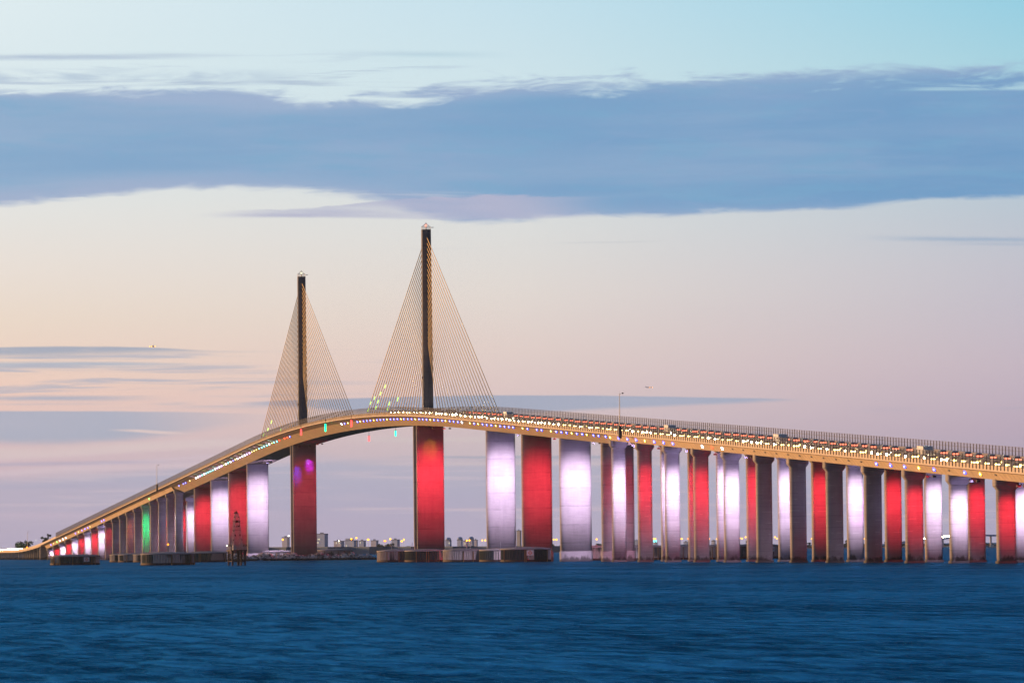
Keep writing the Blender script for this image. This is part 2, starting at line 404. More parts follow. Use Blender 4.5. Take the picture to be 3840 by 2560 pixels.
# ------------------------------------------------------------------ pylons and stays
def pylon(ps,beacon_red):
    zb=zd(ps)-.2; zt=128.4
    hexa=[(1.95,0),(1.5,1.75),(-1.5,1.75),(-1.95,0),(-1.5,-1.75),(1.5,-1.75)]
    mb=MB(); mb.prism([(x*1.1,y*1.13) for x,y in hexa],zb,zt,0,[(x*.95,y*.96) for x,y in hexa])
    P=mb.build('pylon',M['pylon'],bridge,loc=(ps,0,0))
    for sg in (1,-1):
        for i in range(21):
            za=85.0+2.02*i; sd=ps+sg*(25.5+7.05*i); a=(sg*1.6,0,za); b=(sd-ps,0,zd(sd)+.1)
            cb=MB(); cb.tube(a,b,.15,n=6); cb.build('stay_cable',M['gold'],P,smooth=True)
            d=(Vector(a)-Vector(b)).normalized(); e=Vector(b)+d*2.4
            ab=MB(); ab.tube(b,e,.24,n=6); ab.box((b[0]-.45,-.5,b[2]-.2),(b[0]+.45,.5,b[2]+.45)); ab.build('stay_anchor',M['steel'],P)
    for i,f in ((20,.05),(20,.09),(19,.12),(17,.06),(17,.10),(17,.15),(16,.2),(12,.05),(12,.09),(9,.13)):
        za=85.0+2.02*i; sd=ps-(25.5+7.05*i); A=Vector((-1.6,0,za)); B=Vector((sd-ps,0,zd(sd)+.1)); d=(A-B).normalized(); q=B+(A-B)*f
        cl=MB(); cl.tube(q,q+d*3.2,.17,n=6); cl.build('cable_spill_glow',E['l'],P)  # added lime sleeves stand in for coloured light spilled on the cables
    lt=MB(); R=[(1.75*math.cos(2*PI*i/12),1.75*math.sin(2*PI*i/12)) for i in range(12)]
    for x,y in R: lt.tube((x,y,zt),(x,y,zt+1.1),.04,n=5); lt.tube((x,y,zt+1.1),(0,0,zt+2.5),.035,n=5)
    for h in (.5,1.1):
        for i in range(12): lt.tube((*R[i],zt+h),(*R[(i+1)%12],zt+h),.05,n=5)
    lt.tube((0,0,zt),(0,0,zt+1.3),.16); lt.tube((0,0,zt+2.35),(0,0,zt+2.9),.2,.02); lt.box((-.6,2.,zt+.75),(.2,3.,zt+.95))
    lt.build('lantern_cage',M['galv'],P)
    gl=MB(); gl.ball((0,0,zt+1.6),.34 if beacon_red else .45,10,6); gl.build('beacon',E['beacon'] if beacon_red else E['lantern_w'],P)
    pl=MB()
    pl.box((-.4,-2.2,zb+14),(.1,-1.9,zb+15)); pl.box((-.4,1.95,zb+22),(.1,2.3,zb+23.4)); pl.box((-.3,1.95,zb+9),(.1,2.2,zb+10)); pl.build('equipment_box',M['steel'],P)
    return P
pylon(PY[0],True); pylon(PY[1],False)

# ------------------------------------------------------------------ accent lights on the near web
RUN=[(-1510,'b'),(-1490,'y'),(-1466,'g'),(-1446,'w'),(-1423,'w'),(-1403,'w'),(-1337,'b'),(-1316,'y'),(-1294,'b'),(-1273,'b'),(-1256,'b'),(-1241,'y'),(-1169.5,'b'),(-1155,'b'),(-902,'g'),(-764.5,'b'),(-744.5,'b'),(-734.7,'b'),(-714.8,'y')]
seq='wwvcwccccwvwvlwcwbywvwwvvyyyccccwlccrrrbry'
sx=[-688,-678.7,-669.8,-660.6,-651.8,-642.7,-633.6,-624.2,-614.5,-604.9,-596.1,-587.7,-578.2,-569.6,-560.7,-551.4,-541.8,-531.2,-522.9,-514.6,-504.9,-495.3,-486.5,-477.7,-468,-459.3,-450.7,-442.2,-432,-423,-413.6,-404.7,-395.5,-385.7,-378.2,-368.5,-359.9,-341.9,-332.5,-323.8]
RUN+=list(zip(sx,seq))
RUN+=list(zip([-161.3,-152.1,-142.7,-115.8,-107.6,-98.2,-88.9,-79.7,-70.6,-61.5,-52.5,-43.6,-35,-25.9,-16.9,-8,.9,8.3,18.1,27.6,36.4,46,54.9,63.8,72.6,81.5,90.7,100.3,108,117.7,126.5,136,144.7,162.1,171.3,179.9,189.4,198.3,207.6,216.6,225.5,234.6,243.1,251.5,269.9,279.4,297.3,306.1,323.1,332.8,342.1,351.1,360.2,369.5,378.8,386.3,397.9,406.3,418],
 'wbybybbbybbbybbbybbbybbbybbbybbbwybybbbybbbbybbbybbbybbybbbybbb'))
RUN+=list(zip([430.5,444,458,471.5,485,499,513,526.5,567.8,581,594.6],'ybbbybbbwrw'))+list(zip([775,789.5,803.5,817.5,832,860.5,874.4],'bbbybby'))
def fixture(mbs,s,col,parent_name='accent_light'):
    app = s>S_R or s<S_L
    t=-10.12 if not app else -11.15
    z=zd(s)-1.72 if not app else zd(s)-1.62
    mb=MB()
    if not app: z=zd(s)-1.55
    nrm=Vector((.25,-.90,-.35)).normalized()
    c=Vector((s,t,z))
    mb.tube(c+nrm*-.25,c+nrm*.10,.54,.54,12,0)
    mb.tube(c+nrm*.10,c+nrm*.22,.50,.45,12,1)
    mb.tube(c+nrm*.22,c+nrm*.30,.17,.14,10,2)
    return mb
LENS=['w','b','y','g','r','c','v','l']
far=MB(); fl=sorted(RUN,key=lambda q:-q[0]); fm=[M['steel']]+[E[c] for c in LENS]+[E['core']]
for i,(s,c) in enumerate(fl):
    mb=fixture(None,s,c)
    if i<100: mb.build('accent_light',[M['steel'],E[c],E['core'] if c!='r' else E['r']],bridge)
    else: far.add(mb.v,mb.f,0); far.m[-len(mb.f):]=[0 if q==0 else (1+LENS.index(c) if q==1 else len(fm)-1) for q in mb.m]
o=far.build('accent_lights',fm,bridge); o['kind']='stuff'
for i,s in enumerate(sx[:36:2]):  # added point lamps without fittings, tinting the wing underside beside the accents
    l=bpy.data.lights.new('wing_fill','POINT'); l.energy=70.; l.color=[(.75,.6,1.),(.35,.85,1.),(.8,.6,1.),(.9,.95,.5)][i%4]; l.shadow_soft_size=.25
    o=bpy.data.objects.new('wing_fill',l); C.objects.link(o); o.parent=bridge; o.location=(s,-12.3,zd(s)-1.75)
# unlit recesses for the empty fixture positions along the approach web
dk=MB(); s=608.
for s in (608.3,622,635.8,649.5,663.2,677,690.7,704.4,718,731.8,745.5,759,846,888):
    dk.box((s-.55,-11.42,zd(s)-1.75),(s+.55,-11.1,zd(s)-1.25))
dk.build('web_recess',M['steel'],bridge)
# navigation lights
for s,t,c,ht in ((-252.5,-14.9,'nr',2.6),(-176.6,-14.9,'ng',3.2),(-101.1,-14.9,'nr',2.7),(-252.8,14.9,'nr',2.3),(-176.4,14.9,'ng',2.3)):
    z1=zd(s)-1.2 if t<0 else zd(s)-4.3
    mb=MB(); mb.tube((s,t,zd(s)+1.2),(s,t,z1),.07,n=6); mb.box((s-.2,t-.2,z1),(s+.2,t+.2,z1+.35)); mb.box((s-.05,min(t,t*.96),zd(s)+.2),(s+.05,max(t,t*.96),zd(s)+.3))
    h=mb.build('navigation_light',M['steel'],bridge)
    gb=MB(); gb.tube((s,t,z1),(s,t,z1-ht),.31,n=8); gb.build('lamp_streak',E[c],h)  # the lamp's streak of light, shaped as a long glowing tube

# ------------------------------------------------------------------ poles on the bridge
def pole(s,h,label,box=True,lampc=None):
    z=zd(s); r=empty('mast',(s,-14.95,z))
    tag(r,label,'mast')
    mb=MB(); mb.tube((0,0,-.4),(0,0,h),.15,.09,8); mb.tube((0,0,h-.1),(0,.9,h+.25),.05,n=6); mb.tube((0,0,h),(0,0,h+.8),.03,n=5); mb.build('shaft',M['galv'],r)
    hd=MB(); hd.ball((0,1.,h+.2),.25,8,5); hd.box((-.15,.8,h+.1),(.15,1.25,h+.3)); hd.build('camera_head',M['steel'],r)
    if box:
        bb=MB(); bb.box((-.75,-.45,-1.3),(.75,.4,2.4)); bb.box((-.85,-.5,2.4),(.85,.45,2.5)); bb.build('cabinet',M['steel'],r)
    if lampc:
        lb=MB(); lb.ball((0,-.4,.8),.55,10,6); lb.build('amber_lamp',E[lampc],r)
    return r
pole(465.0,12.2,'thin grey mast with black cabinet at its foot, right of the taller pylon')
pole(-828.5,12.8,'thin grey mast with black cabinet, rising from the far left approach fence')
pole(-1648.0,11.6,'slender mast above the causeway at far left, with an amber lamp at its foot',False,'amber')
r=empty('road_sign',(-1474.,-15.,zd(-1474))); tag(r,'small dark square sign on a post by the left end of the bridge fence','sign')
mb=MB(); mb.tube((0,0,-.4),(0,0,3.),.09,n=6); mb.build('post',M['galv'],r)
mb=MB(); mb.box((-.06,-.75,2.2),(.06,.75,3.5)); mb.box((-.09,-.8,2.15),(-.065,.8,3.55)); mb.build('panel',M['steel'],r)

# ------------------------------------------------------------------ traffic
def make_car(paint,oncoming,hl):
    mb=MB()
    body=[(-2.2,.35),(-2.2,.85),(-2.05,.98),(-1.25,1.02),(1.1,.98),(2.0,.82),(2.2,.7),(2.2,.35)]
    cab=[(-1.75,1.0),(-1.2,1.45),(.3,1.47),(1.05,.98)]
    def ext(prof,w0,w1,mi):
        n=len(prof); vs=[(x,-w0 if z<1.2 else -w1,z) for x,z in prof]+[(x,w0 if z<1.2 else w1,z) for x,z in prof]
        fs=[(i,(i+1)%n,n+(i+1)%n,n+i) for i in range(n)]+[tuple(range(n-1,-1,-1)),tuple(range(n,2*n))]
        mb.add(vs,fs,mi)
    ext(body,.9,.9,0)
    for x in (-1.4,1.4):
        for y in (-.8,.8): mb.tube((x,y-.11,.33),(x,y+.11,.33),.33,n=12,mi=1)
    o=mb.build('car',[paint,M['tyre']])
    mb=MB(); ext(cab,.82,.68,0); mb.build('cabin',M['glass'],o)
    mb=MB(); mb.box((-1.15,-.66,1.475),(.28,.66,1.53)); mb.build('roof',paint,o)
    fb=MB(); fb.box((2.2,-.86,.60),(2.29,.86,.80)) if oncoming else fb.box((-2.28,-.86,.70),(-2.2,.86,.96)); fb.build('glow_bar',E['bar'] if oncoming else E['tail'],o)  # added full-width glowing bar, merges the lamps into a continuous stream
    for y in (-.62,.62):
        h=MB(); h.tube((2.16,y,.68),(2.27,y,.68),.27,.24,10); h.build('headlight',hl,o)
        t=MB(); t.box((-2.26,min(y*.1,y*1.35),.66),(-2.19,max(y*.1,y*1.35),.94)); t.build('tail_light',E['tail'] if not oncoming else M['car_dark'],o)
    return o
p1=make_car(M['car_light'],True,E['headlight']); p2=make_car(M['car_light'],True,E['headlight_warm'])
p3=make_car(M['car_light'],False,M['glass']); used=set()
def put_car(proto,s,t,fwd,label,group):
    o=proto if id(proto) not in used else copy_tree(proto); used.add(id(proto))
    o.location=(s,t,zd(s)+.012); a=math.atan(slope(s))
    o.rotation_euler=(0,-a,0) if fwd else (0,a,PI)
    tag(o,label,'car',group); return o
G1='cars coming down the near carriageway'; L1='small car with bright headlights in the glowing white stream on the near carriageway'
for lane,t in ((0,-9.9),(1,-6.1)):
    s=-30.+lane*5
    while s<940:
        put_car(p1 if (s<330 or rnd.random()<.35) else p2,s,t+rnd.uniform(-.5,.5),True,L1,G1).scale=(1,rnd.uniform(.95,1.1),rnd.uniform(.95,1.2)); s+=rnd.uniform(8.6,9.8)
def make_truck():
    mb=MB(); mb.box((-4.2,-1.2,.95),(2.1,1.2,3.4)); mb.box((-4.2,-1.,.5),(4.,1.,.95));
    o=mb.build('box_truck',M['white'])
    c=MB(); c.add([(2.3,-1.15,.5),(4.1,-1.15,.5),(4.1,-1.15,1.6),(3.5,-1.1,2.6),(2.3,-1.1,2.7),(2.3,1.15,.5),(4.1,1.15,.5),(4.1,1.15,1.6),(3.5,1.1,2.6),(2.3,1.1,2.7)],[(4,3,2,1,0),(5,6,7,8,9),(0,1,6,5),(1,2,7,6),(2,3,8,7),(3,4,9,8),(4,0,5,9)]); c.build('cab',M['car_light'],o)
    w=MB()
    for x in (-3.2,-2.2,3.1):
        for y in (-1.,1.): w.tube((x,y-.15,.5),(x,y+.15,.5),.5,n=12)
    w.build('wheel_set',M['tyre'],o)
    for y in (-.8,.8): h=MB(); h.tube((4.05,y,.95),(4.2,y,.95),.36,.33,10); h.build('headlight',E['headlight'],o)
    return o
p4=make_truck()
G4='box trucks coming down the near carriageway'
for s in (231,508,655,812):
    put_car(p4,s,-8.1,True,'white box truck with headlights on, among the cars on the near carriageway',G4)
for o_ in [o for o in C.objects if o.name.startswith('box_truck')]: o_['category']='truck'
G2='cars going away on the far carriageway'; L2='small car showing red tail lights in the red stream on the far carriageway'
for lane,t in ((0,6.4),):
    s=60.+lane*7
    while s<1010:
        if not (lane==1 and 300<s<520): put_car(p3,s,t+rnd.uniform(-.4,.4),False,L2,G2)
        s+=rnd.uniform(10,13.5)
far_cars=MB()
def far_car(p,a,k=1.):
    R=Matrix.Translation(p)@Matrix.Rotation(a,4,'Z')
    far_cars.box((-2.2*k,-.9,.3),(2.2*k,.9,1.1),0,R).box((-1.6*k,-.8,1.1),(.8*k,.8,1.5),0,R)
    for y in (-.62,.62): far_cars.box((2.2*k,y-.5,.45),(2.32*k,y+.5,1.4),1,R)
for lane,t in ((0,-9.9),(1,-6.1),(2,5.)):
    s=-1955.+lane*3
    while s<-1735:
        far_car((s,t,zd(s)+.02),0.); s+=rnd.uniform(6.5,8.5)
# ------------------------------------------------------------------ dolphins
def dolphin(loc,diam,H,label,sign=False,posts=3,flatpanels=False,rz=0,amber=False):
    r=empty('dolphin',(loc.x,loc.y,0),rz); tag(r,label,'dolphin','round sheet pile dolphins')
    R=diam/2; n=112; ring=[]
    for i in range(n*2):
        a=2*PI*i/(n*2); k=(i//2)%2; ring.append(((R-.32*k)*math.cos(a),(R-.32*k)*math.sin(a)))
    mb=MB(); mb.prism(ring,-3,H); mb.build('sheet_pile_wall',M['pile2'] if flatpanels else M['pile'],r)
    cb=MB(); seg=64; hs=[(R+.12,H-.25),(R+.12,H+.12),(R*.75,H+.38),(R*.4,H+.6),(0.05,H+.68)]
    vs=[]; fs=[]
    for rr,h in hs: vs+=[(rr*math.cos(2*PI*i/seg),rr*math.sin(2*PI*i/seg),h) for i in range(seg)]
    for j in range(len(hs)-1):
        for i in range(seg): a=j*seg+i; b=j*seg+(i+1)%seg; fs.append((a,b,b+seg,a+seg))
    fs.append(tuple(range((len(hs)-1)*seg,len(hs)*seg))); fs.append(tuple(range(seg-1,-1,-1)))
    cb.add(vs,fs); cb.build('concrete_cap',M['cap'],r)
    wl=MB(); wl.prism([((R+.1)*math.cos(2*PI*i/seg),(R+.1)*math.sin(2*PI*i/seg)) for i in range(seg)],.15,.75); wl.build('waterline_beam',M['rust'],r)
    for q in range(posts):
        a=rnd.uniform(0,2*PI); rr=rnd.uniform(.2,.75)*R; mb=MB(); mb.tube((rr*math.cos(a),rr*math.sin(a),H+.2),(rr*math.cos(a),rr*math.sin(a),H+2.6),.11,n=6); mb.tube((rr*math.cos(a),rr*math.sin(a),H+2.6),(rr*math.cos(a),rr*math.sin(a),H+2.75),.16,n=6); mb.build('mooring_post',M['palegrey'],r)
    for q in range(5):
        a=rnd.uniform(-1.4,1.4)+PI*.02; mb=MB(); th=a
        mb.tube(((R+.25)*math.cos(th),(R+.25)*math.sin(th),-1),((R+.2)*math.cos(th+rnd.uniform(-.02,.02)),(R+.2)*math.sin(th),H-.3),.16,n=6); mb.build('fender_pile',M['wood'],r)
    if sign:
        th=sign; c=Vector((math.cos(th),math.sin(th),0)); tt=Vector((-math.sin(th),math.cos(th),0))
        Mx=Matrix(((c.x,tt.x,0,c.x*(R+.18)),(c.y,tt.y,0,c.y*(R+.18)),(0,0,1,H-2.15),(0,0,0,1)))
        mb=MB(); mb.box((0,-1.15,0),(.1,1.15,1.7),0,Mx); sg=mb.build('warning_sign',M['white'],r)
        mb=MB()
        def quad(pts,x,d=.02):
            vs=[Mx@Vector((x,a,b)) for a,b in pts]+[Mx@Vector((x+d,a,b)) for a,b in pts]; n=len(pts)
            mb.add(vs,[tuple(range(n-1,-1,-1)),tuple(range(n,2*n))]+[(i,(i+1)%n,n+(i+1)%n,n+i) for i in range(n)])
        o_=[(0,.12),(.72,.85),(0,1.58),(-.72,.85)]; i_=[(0,.36),(.48,.85),(0,1.34),(-.48,.85)]
        for e in range(4): quad([o_[e],o_[(e+1)%4],i_[(e+1)%4],i_[e]],.1)
        quad([(-.3,.8),(.3,.8),(.3,.9),(-.3,.9)],.1); mb.build('warning_diamond',M['orange'],sg)
    if amber:
        a=MB(); a.tube((2.,0,H+.5),(2.,0,H+3.),.1,n=6); a.build('lamp_post',M['rust'],r); a=MB(); a.ball((2.,0,H+3.2),.32,10,6); a.build('amber_lamp',E['amber'],r)
    return r
ca=math.atan2(CAM.y,CAM.x-0)
VB=PI+PI-0.17  # direction from the bridge towards the camera
dolphin(at(281,2030),18.4,3.35,'round sheet pile dolphin at far left, nearest the causeway, with a white sign',sign=-.17+.55,posts=1,amber=False)
dolphin(at(628,1870),18.4,3.9,'large round dark dolphin with an amber lamp on top, left of the lattice tower',posts=3,amber=True)
for px,D,l in ((473,2480,'leftmost of three pale dolphins partly hidden behind the big dark one'),(506,2440,'middle one of three pale dolphins partly hidden behind the big dark one'),(563,2400,'rightmost of three pale dolphins behind the big dark one, mostly hidden by it')):
    dolphin(at(px,D),15.,3.4,l,posts=2,flatpanels=True)
dolphin(at(775,2300),17,3.9,'dark green dolphin behind the rocks, just left of the lattice tower',posts=1)
dolphin(at(1045,2620),16.5,4.0,'dolphin behind the farther pylon pier, seen at its left side',posts=0)
dolphin(at(1255,2620),16.5,4.4,'flat dark green dolphin just right of the farther pylon pier, behind the rocks',posts=1)
for px,D,l in ((1494,1950,'leftmost of the five dolphins in the centre row, beside the pale rocks'),(1600,1910,'second dolphin of the centre row, in front of the taller pylon pier'),(1745,1870,'middle dolphin of the centre row, right of the taller pylon pier'),(1884,1830,'fourth dolphin of the centre row, in front of the first wide white pier')):
    dolphin(at(px,D),15.4,4.0,l,posts=2,flatpanels=True)
dolphin(at(1972,1790),16.6,4.3,'rightmost dolphin of the centre row, with a white diamond warning sign',sign=-.17+.16,posts=1,flatpanels=True)
for px,D,l in ((2245,1880,'dolphin behind the bridge between the third and fourth wide piers'),(2412,1860,'dolphin behind the first twin columns right of the wide piers'),(2575,1850,'dolphin seen between the third pair of white columns and the next red one'),(2725,1840,'dolphin behind the fifth pair of columns, with a pale concrete end'),):
    dolphin(at(px,D),16.6,4.6,l,posts=0)
dolphin(at(2838,1900),16.6,4.6,'last dolphin to the right behind the bridge, with a small white sign',sign=-.17+.62,posts=0)

# ------------------------------------------------------------------ rocks round the farther pylon
def riprap():
    mb=MB(); c=at(1064,2440); dirv=FW
    base=[(-1,-1,-1),(1,-1,-1),(1,1,-1),(-1,1,-1),(-1,-1,1),(1,-1,1),(1,1,1),(-1,1,1)]
    ico=[]; ph=(1+5**.5)/2
    for a in (-1,1):
        for b in (-ph,ph): ico+=[(0,a,b),(a,b,0),(b,0,a)]
    V=[Vector(v).normalized() for v in ico]
    import itertools
    F=[]
    for tri in itertools.combinations(range(12),3):
        if all((V[a]-V[b]).length<1.06 for a,b in itertools.combinations(tri,2)):
            n=(V[tri[1]]-V[tri[0]]).cross(V[tri[2]]-V[tri[0]])
            F.append(tri if n.dot(V[tri[0]])>0 else (tri[0],tri[2],tri[1]))
    for q in range(2600):
        u=rnd.uniform(-41,41); w=rnd.uniform(-13,20)
        if rnd.random()<.25: w=rnd.uniform(-15,-9)
        if u>9: w-=4
        h=3.0*(1-(abs(w)/17)**2) if w<0 else 3.0
        h*= min(1,(41.5-abs(u))/5)
        h=max(0,h)*(.75+.25*math.sin(u*.5)+.15*math.sin(u*1.7))
        r=rnd.uniform(.45,1.05)
        p=c+RT*u+dirv*w+Vector((0,0,min(h,3.0)*rnd.uniform(.85,1.05)-.3))
        rot=Matrix.Rotation(rnd.uniform(0,6.3),3,Vector((rnd.uniform(-1,1),rnd.uniform(-1,1),rnd.uniform(-1,1))).normalized())
        sv=Vector((rnd.uniform(.7,1.3),rnd.uniform(.7,1.3),rnd.uniform(.5,.9)))*r
        jit=[v*rnd.uniform(.75,1.15) for v in V]
        mb.add([p+rot@Vector((v.x*sv.x,v.y*sv.y,v.z*sv.z)) for v in jit],F)
    o=mb.build('riprap_rocks',M['rock']); tag(o,'bank of loose pale and dark boulders round the foot of the farther pylon','rocks',kind='stuff')
riprap()

# ------------------------------------------------------------------ lattice marker tower
def tower():
    p=at(888,1750); r=empty('lattice_tower',p,-.17+.35); tag(r,'rusty lattice range tower with perched birds on a four-legged platform in the water','tower')
    for sx in (-1,1):
        for sy in (-1,1):
            mb=MB(); mb.tube((sx*2.1,sy*2.1,-3),(sx*2.1,sy*2.1,4.6),.3,n=10); mb.build('platform_leg',M['rust'],r)
    mb=MB(); mb.tube((.6,.3,-3),(.6,.3,4.6),.42,n=10); mb.build('platform_leg',M['rust'],r)
    br=MB()
    for a,b in (((-2.1,-2.1),(2.1,-2.1)),((2.1,-2.1),(2.1,2.1)),((2.1,2.1),(-2.1,2.1)),((-2.1,2.1),(-2.1,-2.1))):
        br.tube((*a,1.3),(*b,1.3),.17,n=6); br.tube((*a,4.1),(*b,4.1),.15,n=6)
        mx=((a[0]+b[0])/2,(a[1]+b[1])/2); br.tube((*a,3.9),(*mx,2.6),.09,n=6); br.tube((*b,3.9),(*mx,2.6),.09,n=6); br.tube((*a,1.5),(*mx,2.6),.07,n=6); br.tube((*b,1.5),(*mx,2.6),.07,n=6)
    br.build('leg_bracing',M['rust'],r)
    pf=MB(); pf.box((-2.7,-2.7,4.55),(2.7,2.7,4.95)); pf.build('platform',M['rust'],r)
    rl=MB()
    for a,b in (((-2.6,-2.6),(2.6,-2.6)),((2.6,-2.6),(2.6,2.6)),((2.6,2.6),(-2.6,2.6)),((-2.6,2.6),(-2.6,-2.6))):
        for h in (5.5,6.0): rl.tube((*a,h),(*b,h),.045,n=5)
        for i in range(5):
            q=i/4; x=a[0]+(b[0]-a[0])*q; y=a[1]+(b[1]-a[1])*q; rl.tube((x,y,4.9),(x,y,6.0),.05,n=5)
    rl.build('railing',M['palegrey'],r)
    eq=MB(); eq.box((-1.6,-.9,4.95),(-.7,.2,6.5)); eq.box((.1,-1.5,4.95),(1.,-.6,6.3)); eq.build('equipment_cabinet',M['palegrey'],r)
    la=MB(); z0,z1=4.95,16.6
    def cn(i,q):
        w=1.55+(.62-1.55)*q; sx,sy=((-1,-1),(1,-1),(1,1),(-1,1))[i%4]; return Vector((sx*w+.1,sy*w,z0+(z1-z0)*q))
    nl=6
    for i in range(4):
        la.tube(cn(i,0),cn(i,1),.1,n=6)
        for j in range(nl):
            a,b=j/nl,(j+1)/nl; la.tube(cn(i,a),cn(i+1,b),.045,n=5); la.tube(cn(i+1,a),cn(i,b),.045,n=5); la.tube(cn(i,b),cn(i+1,b),.06,n=5)
    la.build('lattice',M['palegrey'],r)
    tp=MB(); tp.tube((.1,0,16.6),(.1,0,17.6),.1,n=6); tp.box((-.5,-.5,16.5),(.7,.5,16.7)); tp.ball((.1,0,17.),.3,8,5)
    for q in (.55,.8): tp.box((-1.1,-1.15,z0+(z1-z0)*q),(1.3,1.15,z0+(z1-z0)*q+.1))
    tp.build('top_platform',M['rust'],r)
    l=MB(); l.ball((-2.3,-2.6,6.4),.24,8,5); l.build('yellow_lamp',E['white_lamp'],r)
    # birds
    bm=MB(); bm.ball((0,0,.34),.2,8,6,0,1.25,.85,1.35); bm.tube((.08,0,.52),(.2,0,.78),.07,.05,6); bm.ball((.24,0,.82),.075,6,4); bm.tube((.28,0,.82),(.44,0,.80),.025,.008,5); bm.tube((-.15,0,.2),(-.42,0,.02),.09,.03,6); bm.tube((.02,.07,.15),(.02,.07,0),.02,n=4); bm.tube((.02,-.07,.15),(.02,-.07,0),.02,n=4)
    b0=bm.build('bird',M['black'],None,True); Mw=Matrix.Translation(p)@Matrix.Rotation(-.17+.35,4,'Z'); first=True
    spots=[(.1,i,17) for i in ()]
    pl=[]
    for q,n in ((.25,2),(.375,3),(.5,1),(.625,3),(.75,5),(.875,4),(1.,4)):
        for i in range(n):
            e=rnd.randrange(4); f=rnd.random(); v=cn(e,q).lerp(cn(e+1,q),f); pl.append(v+Vector((0,0,.05)))
    for i in range(5): pl.append(Vector((rnd.uniform(-2.6,2.6),-2.6 if i%2 else 2.6,6.03)))
    for v in pl:
        o=b0 if first else b0.copy()
        if not first: C.objects.link(o)
        first=False; o.location=Mw@v; o.rotation_euler=(0,0,rnd.uniform(0,6.3)); k=rnd.uniform(.75,1.); o.scale=(k,k,k)
        tag(o,'dark waterbird perched on the lattice range tower','bird','birds perched on the tower')
tower()

# ------------------------------------------------------------------ far shore
def shore(name,p0,p1,Dn,h0,h1,deep=1300,n=60):
    mb=MB(); vs=[]
    for i in range(n+1):
        px=p0+(p1-p0)*i/n; a=at(px,Dn+25*math.sin(i*.9)); h=h0+(h1-h0)*i/n
        b=a+FW*10; c=a+FW*deep
        vs+=[(a.x,a.y,-1),(b.x,b.y,h),(c.x,c.y,h),(c.x,c.y,-1)]
    fs=[]
    for i in range(n):
        for j in range(3): a=i*4+j; fs.append((a,a+4,a+5,a+1))
    mb.add(vs,fs); o=mb.build(name,M['land']); tag(o,kind='structure')
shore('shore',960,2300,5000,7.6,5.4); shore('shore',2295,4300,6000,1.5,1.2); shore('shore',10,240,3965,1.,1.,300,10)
def building(px0,px1,py,D,m,label,extras=(),windows=3,roof=True):
    k=FPX/D; a=at((px0+px1)/2,D,0); w=(px1-px0)/k
    # height: pixels above the eye line at that bearing
    d=CF+((px0+px1)/2-1920)/FPX*CR-(py-1280)/FPX*CU; h=CAM.z+d.z*D-.7
    r=empty('building',a,-.86); tag(r,label,'building'); dp=min(9.,w*.45); w=(w-dp*.57)/.82; dp/=2
    mb=MB(); mb.box((-dp,-w/2,0),(dp,w/2,h))
    nf=max(2,int(h/3.2))
    for f in range(1,nf): mb.box((-dp-.12,-w/2-.12,h*f/nf),(dp+.2,w/2+.12,h*f/nf+.3))
    mb.build('wall',m,r)
    if roof:
        rb=MB(); rb.box((-dp-.3,-w/2-.3,h),(dp+.3,w/2+.3,h+.5)); rb.box((-dp*.4,-w*.2,h+.7),(dp*.4,w*.1,h+1.6)); rb.build('roof',M['roof'],r)
    for kind,u,ww,hh in extras:
        mb=MB(); y=u*w
        if kind=='dome': mb.box((-dp*.9,y-ww/2,h),(dp*.9,y+ww/2,h+hh*.6)); mb.ball((0,y,h+hh*.6),ww*.55,12,6,0,1,1,.55); mb.build('domed_tower',m,r)
        else: mb.box((-dp*.9,y-ww/2,h),(dp*.95,y+ww/2,h+hh)); mb.box((-dp,y-ww/2-.2,h+hh),(dp,y+ww/2+.2,h+hh+.5)); mb.build('upper_storey',m,r)
    for i in range(windows):
        y=rnd.uniform(-.42,.42)*w; f=rnd.randrange(0,nf); z=h*f/nf+.9
        wb=MB(); wb.box((dp+.0,y-.7,z),(dp+.25,y+.7,z+1.3)); wb.build('lit_window',E['window'],r)
    return r
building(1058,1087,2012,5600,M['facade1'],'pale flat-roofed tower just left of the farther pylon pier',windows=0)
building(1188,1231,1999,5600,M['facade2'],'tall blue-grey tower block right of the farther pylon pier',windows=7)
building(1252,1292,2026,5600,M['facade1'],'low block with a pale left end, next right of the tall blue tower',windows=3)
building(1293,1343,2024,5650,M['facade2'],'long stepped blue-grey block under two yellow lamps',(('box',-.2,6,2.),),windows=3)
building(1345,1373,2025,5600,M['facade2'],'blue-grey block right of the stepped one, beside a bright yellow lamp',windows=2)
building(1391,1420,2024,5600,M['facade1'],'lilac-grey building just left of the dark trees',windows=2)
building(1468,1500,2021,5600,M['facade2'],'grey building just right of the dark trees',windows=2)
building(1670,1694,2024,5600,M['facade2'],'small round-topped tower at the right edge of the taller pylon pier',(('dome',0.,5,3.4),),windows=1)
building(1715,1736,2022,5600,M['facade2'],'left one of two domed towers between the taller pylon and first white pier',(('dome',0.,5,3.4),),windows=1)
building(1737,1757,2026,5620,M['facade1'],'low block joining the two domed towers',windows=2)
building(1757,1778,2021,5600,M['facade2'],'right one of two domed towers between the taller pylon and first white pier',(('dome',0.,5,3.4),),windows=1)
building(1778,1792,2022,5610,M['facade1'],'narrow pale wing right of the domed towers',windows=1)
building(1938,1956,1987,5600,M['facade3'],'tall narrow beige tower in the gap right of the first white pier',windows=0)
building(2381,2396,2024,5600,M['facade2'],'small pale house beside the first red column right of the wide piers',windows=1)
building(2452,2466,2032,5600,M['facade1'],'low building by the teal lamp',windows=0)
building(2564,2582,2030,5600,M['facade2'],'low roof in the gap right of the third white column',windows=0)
building(2668,2684,2026,5600,M['facade1'],'low building with a tapered roof in the gap right of the fourth column',(('dome',0.,2.,2.),),windows=0)
